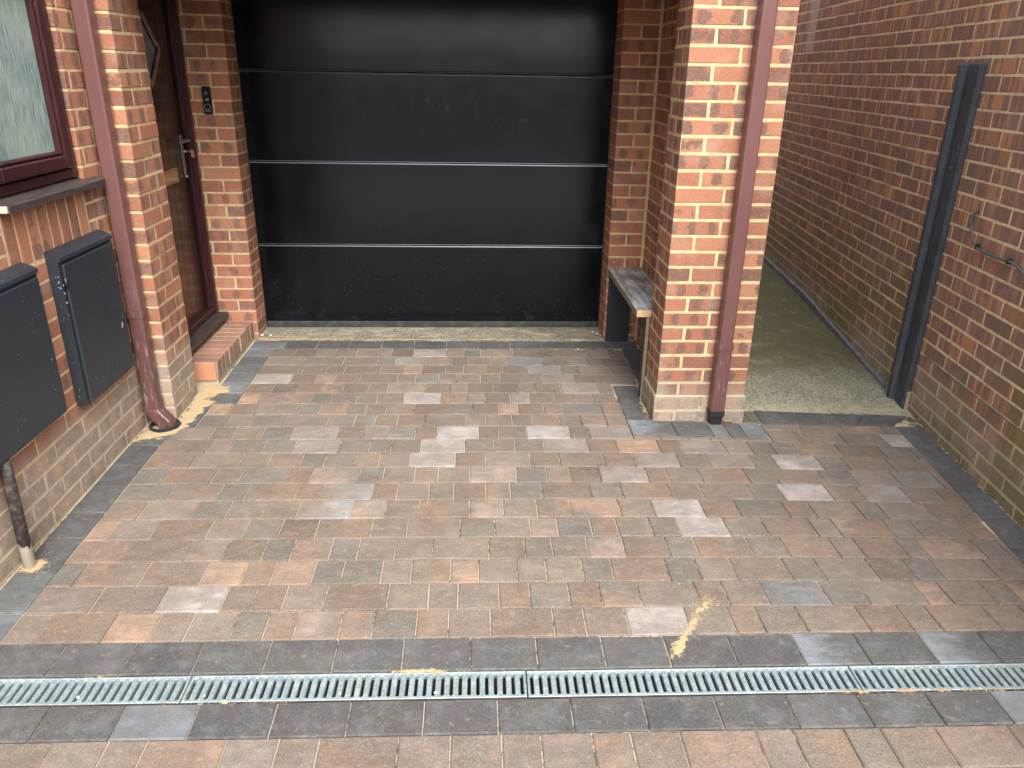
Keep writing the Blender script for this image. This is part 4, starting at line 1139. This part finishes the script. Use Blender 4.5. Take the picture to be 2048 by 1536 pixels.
# ------------------------------------------------------------ sand
m = N('kiln_dried_sand'); P = m.pos(); SAND = m.set(Base_Color=m.mix(m.ramp(m.noise(P, 260, 3, .7), .3, .7), (.33, .245, .135), (.47, .375, .24)), Roughness=1, Specular_IOR_Level=.1); m.bump(m.noise(P, 350, 3, .7), .7, .003)
m2 = m; hh_ = m2.n('ShaderNodeSeparateColor'); m2.put(hh_.inputs[0], m2.attr('rnd').outputs['Color'])
m2.put(m2.b.inputs['Alpha'], m2.ramp(m2.math('ADD', hh_.outputs[0], m2.math('MULTIPLY_ADD', m2.noise(P, 150, 4, .75), 1.8, -.9)), .12, .42))
def sand(outline, thick=.004, name='spilt_sand', label=None, grains=0, step=.006, ragged=.6, spread=.02, base=0.0):
    """a low ragged mound inside an outline (x, y); grains scattered round its rim"""
    mb = MB(); xs_ = [p[0] for p in outline]; ys_ = [p[1] for p in outline]
    def inside(x, y):
        c = False; n = len(outline); j = n-1
        for i in range(n):
            (xi, yi), (xj, yj) = outline[i], outline[j]
            if (yi > y) != (yj > y) and x < (xj-xi)*(y-yi)/(yj-yi)+xi: c = not c
            j = i
        return c
    def dist(x, y):
        d = 9
        for i in range(len(outline)):
            a = Vector(outline[i]); b = Vector(outline[(i+1) % len(outline)]); p = Vector((x, y)); ab = b-a
            t = max(0, min(1, (p-a).dot(ab)/max(ab.length_squared, 1e-9))); d = min(d, (a+ab*t-p).length)
        return d
    nx = int((max(xs_)-min(xs_)+.03)/step)+1; ny = int((max(ys_)-min(ys_)+.03)/step)+1; idx = {}; hts = {}
    for i in range(nx+1):
        for j in range(ny+1):
            x = min(xs_)-.015+i*step; y = min(ys_)-.015+j*step
            d = dist(x, y)*(1 if inside(x, y) else -1)
            if math.hypot(x+1.545, y-3.508) < .076: d = -.05
            n_ = noise.fractal((x*22, y*30, 3.3), .8, 2.1, 4)*.022*ragged + noise.noise((x*90, y*90, 1))*.004
            hts[i, j] = (min(1, (d+n_)/.02), x, y)
    for i in range(nx):
        for j in range(ny):
            q = [(i, j), (i+1, j), (i+1, j+1), (i, j+1)]
            if max(hts[k][0] for k in q) <= 0: continue
            if sum(hts[k][0] > -.12 for k in q) < 3: continue
            f = []
            for k in q:
                if k not in idx:
                    h, x, y = hts[k]; idx[k] = len(mb.v); h = max(-.2, h)
                    mb.v.append(Vector((x, y, gz(x, y)+base+.0006+thick*(h if h < 0 else math.sqrt(h))*(.7+.6*noise.noise((x*40, y*40, 9))))))
                f.append(idx[k])
            hv = max(0, sum(max(0, hts[k][0]) for k in q)/4); mb.face(f, sm=True, rnd=(hv, 0, 0))
    for _ in range(grains):
        p = random.choice(outline); a = random.choice(outline); t = random.random()
        x = p[0]*t+a[0]*(1-t)+random.gauss(0, spread); y = p[1]*t+a[1]*(1-t)+random.gauss(0, spread); s_ = random.uniform(.0005, .0013)
        if abs(x) > 1.63 and x < 0: continue
        z = gz(x, y)+base; mb.box((x-s_, y-s_, z), (x+s_, y+s_, z+s_), jit=s_*.4, rnd=(2, 0, 0))
    o = mb.build(name, [SAND]); setprops(o, kind='stuff')
    return o
sand([(-1.640, 3.34), (-1.54, 3.36), (-1.46, 3.42), (-1.435, 3.50), (-1.41, 3.62), (-1.40, 3.72), (-1.385, 3.80), (-1.44, 3.84), (-1.36, 3.93), (-1.36, 4.0), (-1.44, 4.03), (-1.50, 4.03), (-1.512, 3.96), (-1.512, 3.60), (-1.55, 3.585), (-1.640, 3.585)], .005, grains=500, ragged=1.3, spread=.03)
for o_ in ([(-1.40, 4.742), (-1.2, 4.748), (-.9, 4.752), (-.72, 4.750), (-.72, 4.772), (-1.0, 4.782), (-1.25, 4.790), (-1.42, 4.80)], [(-.62, 4.748), (-.30, 4.748), (-.30, 4.762), (-.42, 4.790), (-.55, 4.785)], [(-.12, 4.748), (.28, 4.745), (.28, 4.756), (.05, 4.785), (-.05, 4.775)]):
    sand(o_, .007, grains=120, ragged=.5, step=.005, spread=.012, base=.004)
sand([(-.262, 1.800), (-.10, 1.799), (-.085, 1.812), (-.13, 1.823), (-.255, 1.822)], .007, grains=60, step=.003, ragged=.3, spread=.01)
sand([(-.065, 1.803), (-.02, 1.803), (-.03, 1.816), (-.06, 1.816)], .005, grains=20, step=.003, ragged=.3, spread=.008)
sand([(-1.16, 1.812), (-1.09, 1.812), (-1.09, 1.822), (-1.16, 1.822)], .004, grains=10, step=.003, ragged=.3, spread=.008)
sand([(.612, 1.852), (.640, 1.862), (.745, 2.02), (.735, 2.035), (.70, 1.995), (.63, 1.90)], .0012, grains=350, step=.003, ragged=.75, spread=.008)
sand([(.735, 2.03), (.80, 2.09), (.815, 2.13), (.79, 2.12), (.74, 2.06)], .0005, grains=380, step=.003, ragged=.9, spread=.012)
sand([(1.02, 1.688), (1.62, 1.683), (1.62, 1.694), (1.3, 1.698), (1.02, 1.700)], .003, grains=120, step=.004, ragged=.4, spread=.008)
sand([(-.9, 1.702), (-.55, 1.699), (-.55, 1.706), (-.9, 1.708)], .002, grains=60, step=.004, ragged=.6, spread=.008)
a_ = []
for t in range(20): a = 2*PI*t/20; a_.append((-1.600+.05*math.cos(a), 2.36+.045*math.sin(a)))
sand([p for p in a_ if p[0] > -1.645], .006, grains=200, step=.005, ragged=1.0, spread=.03)
FNx = lambda y, d: (WX0+y*.1027-d, y)
sand([FNx(3.45, .001), FNx(3.68, .001), FNx(3.68, .030), FNx(3.60, .034), FNx(3.45, .018)], .006, grains=60, step=.005, ragged=.7, spread=.012)
sand([FNx(2.2, .001), FNx(3.44, .001), FNx(3.44, .012), FNx(2.8, .007), FNx(2.2, .009)], .004, grains=0, step=.005, ragged=.25)
sand([(.90, 3.60), (.919, 3.60), (.919, 3.82), (.906, 3.84), (.893, 3.75)], .010, grains=90, step=.004, ragged=.8, spread=.01)
sand([(.93, 3.530), (1.19, 3.528), (1.19, 3.543), (.93, 3.543)], .006, grains=40, step=.005, ragged=.4, spread=.01)
sand([(1.28, 3.520), (1.392, 3.518), (1.392, 3.543), (1.28, 3.543)], .006, grains=40, step=.005, ragged=.4, spread=.01)

# ------------------------------------------------------------ litter
def pebble(x, y, z, s_, c, name, label, cat, group=None):
    mb = MB(); n1, n2 = 7, 5
    for j in range(n2+1):
        for i in range(n1):
            a = 2*PI*i/n1; b = PI*j/n2-PI/2; r_ = s_*(1+.3*noise.noise((i*1.7, j*1.3, x*50)))
            mb.v.append(Vector((x+r_*math.cos(a)*math.cos(b), y+r_*math.sin(a)*math.cos(b)*.8, z+s_*.55+r_*math.sin(b)*.6)))
    for j in range(n2):
        for i in range(n1): mb.face([j*n1+i, j*n1+(i+1) % n1, (j+1)*n1+(i+1) % n1, (j+1)*n1+i], sm=True)
    o = mb.build(name, [c]); setprops(o, label, cat, group); return o
WST = N('white_stone').set(Base_Color=(.62, .58, .54), Roughness=.8); PST = N('pink_stone').set(Base_Color=(.5, .33, .28), Roughness=.8); DST = N('dark_stone').set(Base_Color=(.06, .055, .06), Roughness=.6)
def pz_(px, py): x, y = unproj(px, py); return x, y, gz(x, y)
G = 'pebbles lying on the drain grates'
pebble(*pz_(157, 1396), .006, WST, 'pebble', 'white pebble on the leftmost drain grate', 'pebble', G)
pebble(*pz_(409, 1393), .005, PST, 'pebble', 'brownish pebble caught in a slot near the left grate joint', 'pebble', G)
pebble(*pz_(679, 1389), .0055, PST, 'pebble', 'pinkish pebble in a slot below the left part of the sand heap', 'pebble', G)
pebble(*pz_(871, 1387), .006, WST, 'pebble', 'white pebble on the grate below the sand heap', 'pebble', G)
pebble(*pz_(44, 1194), .0045, DST, 'pebble', 'small dark pebble on the pale grey edging block at the left edge', 'pebble')
pebble(*pz_(1156, 699), .007, WST, 'pebble', 'small white pebble on the paving in front of the bench', 'pebble')
x, y, z = pz_(984, 714.5); pebble(x, y, z, .006, DST, 'pebble', 'small dark pebble in a joint two rows in front of the garage door', 'pebble')
GL = 'stone chips in the corners of the garage threshold'
for (x_, y_, s_, mm, lb) in ((-1.400, 4.83, .011, WST, 'largest pale stone chip in the left corner of the garage threshold'), (-1.37, 4.82, .008, DST, 'dark stone chip in the left corner of the garage threshold'), (-1.345, 4.834, .009, WST, 'pale stone chip farthest right of those in the left threshold corner'),
        (.825, 4.86, .010, WST, 'pale stone chip nearest the bench leg in the right threshold corner'), (.805, 4.90, .008, WST, 'small pale stone chip against the right end of the garage door seal')):
    pebble(x_, y_, .046, s_, mm, 'stone_chip', lb, 'stone chip', GL)
# dead leaf on the threshold
mb = MB(); n = 9
for i in range(n+1):
    t = i/n; w_ = .012*math.sin(PI*t)**.7+.0005
    for s_ in (-1, 0, 1): mb.v.append(Vector((.455+.038*(t-.5), 4.93+w_*s_*.9, .052+.012*t*(1-t)*4*(1 if s_ == 0 else .2)+abs(s_)*.008)))
for i in range(n):
    for k in range(2): a = i*3+k; mb.face([a, a+3, a+4, a+1], sm=True)
lf = mb.build('dead_leaf', [N('brown_leaf').set(Base_Color=(.30, .09, .035), Roughness=.7)]); setprops(lf, 'curled red brown leaf on the concrete just in front of the garage door', 'leaf')

# cobweb tufts
WEB = N('cobweb').set(Base_Color=(.5, .5, .47), Roughness=.9)
def web(c, r_, n, name, label, ax):
    mb = MB()
    for _ in range(n):
        a = Vector([random.gauss(0, 1)*ax[k]*r_ for k in range(3)]); b = a+Vector([random.gauss(0, 1)*ax[k]*r_*.9 for k in range(3)])
        mid = (a+b)/2+Vector([random.gauss(0, .15)*r_*ax[k] for k in range(3)])
        mb.tube([Vector(c)+a, Vector(c)+mid, Vector(c)+b], .00018, 3, cap=False)
    o = mb.build(name, [WEB]); setprops(o, label, 'cobweb'); return o
web((1.192, 3.533, .455), .022, 60, 'cobweb', 'dusty cobweb tuft on the left of the right downpipe joint', (.8, .3, 1.1))
cpt = FN @ Vector((3.68/cw, .034, 1.30)); web(cpt, .040, 22, 'cobweb', 'thin cobweb across the upper part of the black wall post', (.25, .8, 1))

# ------------------------------------------------------------ ground beyond
m = N('road_asphalt'); P = m.pos()
ASP = m.set(Base_Color=m.mix(m.noise(P, 60, 4), (.05, .05, .05), (.075, .073, .07)), Roughness=.9)
mb = MB()
mb.v = [Vector(p) for p in ((-80, -80, -.14), (80, -80, -.14), (80, 80, -.14), (-80, 80, -.14))]; mb.face([0, 1, 2, 3])
o = mb.build('ground', [ASP]); setprops(o, kind='structure')
mb = MB(); m = N('front_drive'); P = m.pos()
mb.v = [Vector(p) for p in ((-4.5, -6, -.03), (4.0, -6, -.03), (4.0, .44, -.028), (-4.5, .44, -.028))]; mb.face([0, 1, 2, 3])
o = mb.build('front_driveway', [m.set(Base_Color=m.mix(m.noise(P, 5, 4), (.26, .21, .17), (.20, .17, .145)), Roughness=.9)]); setprops(o, kind='structure')
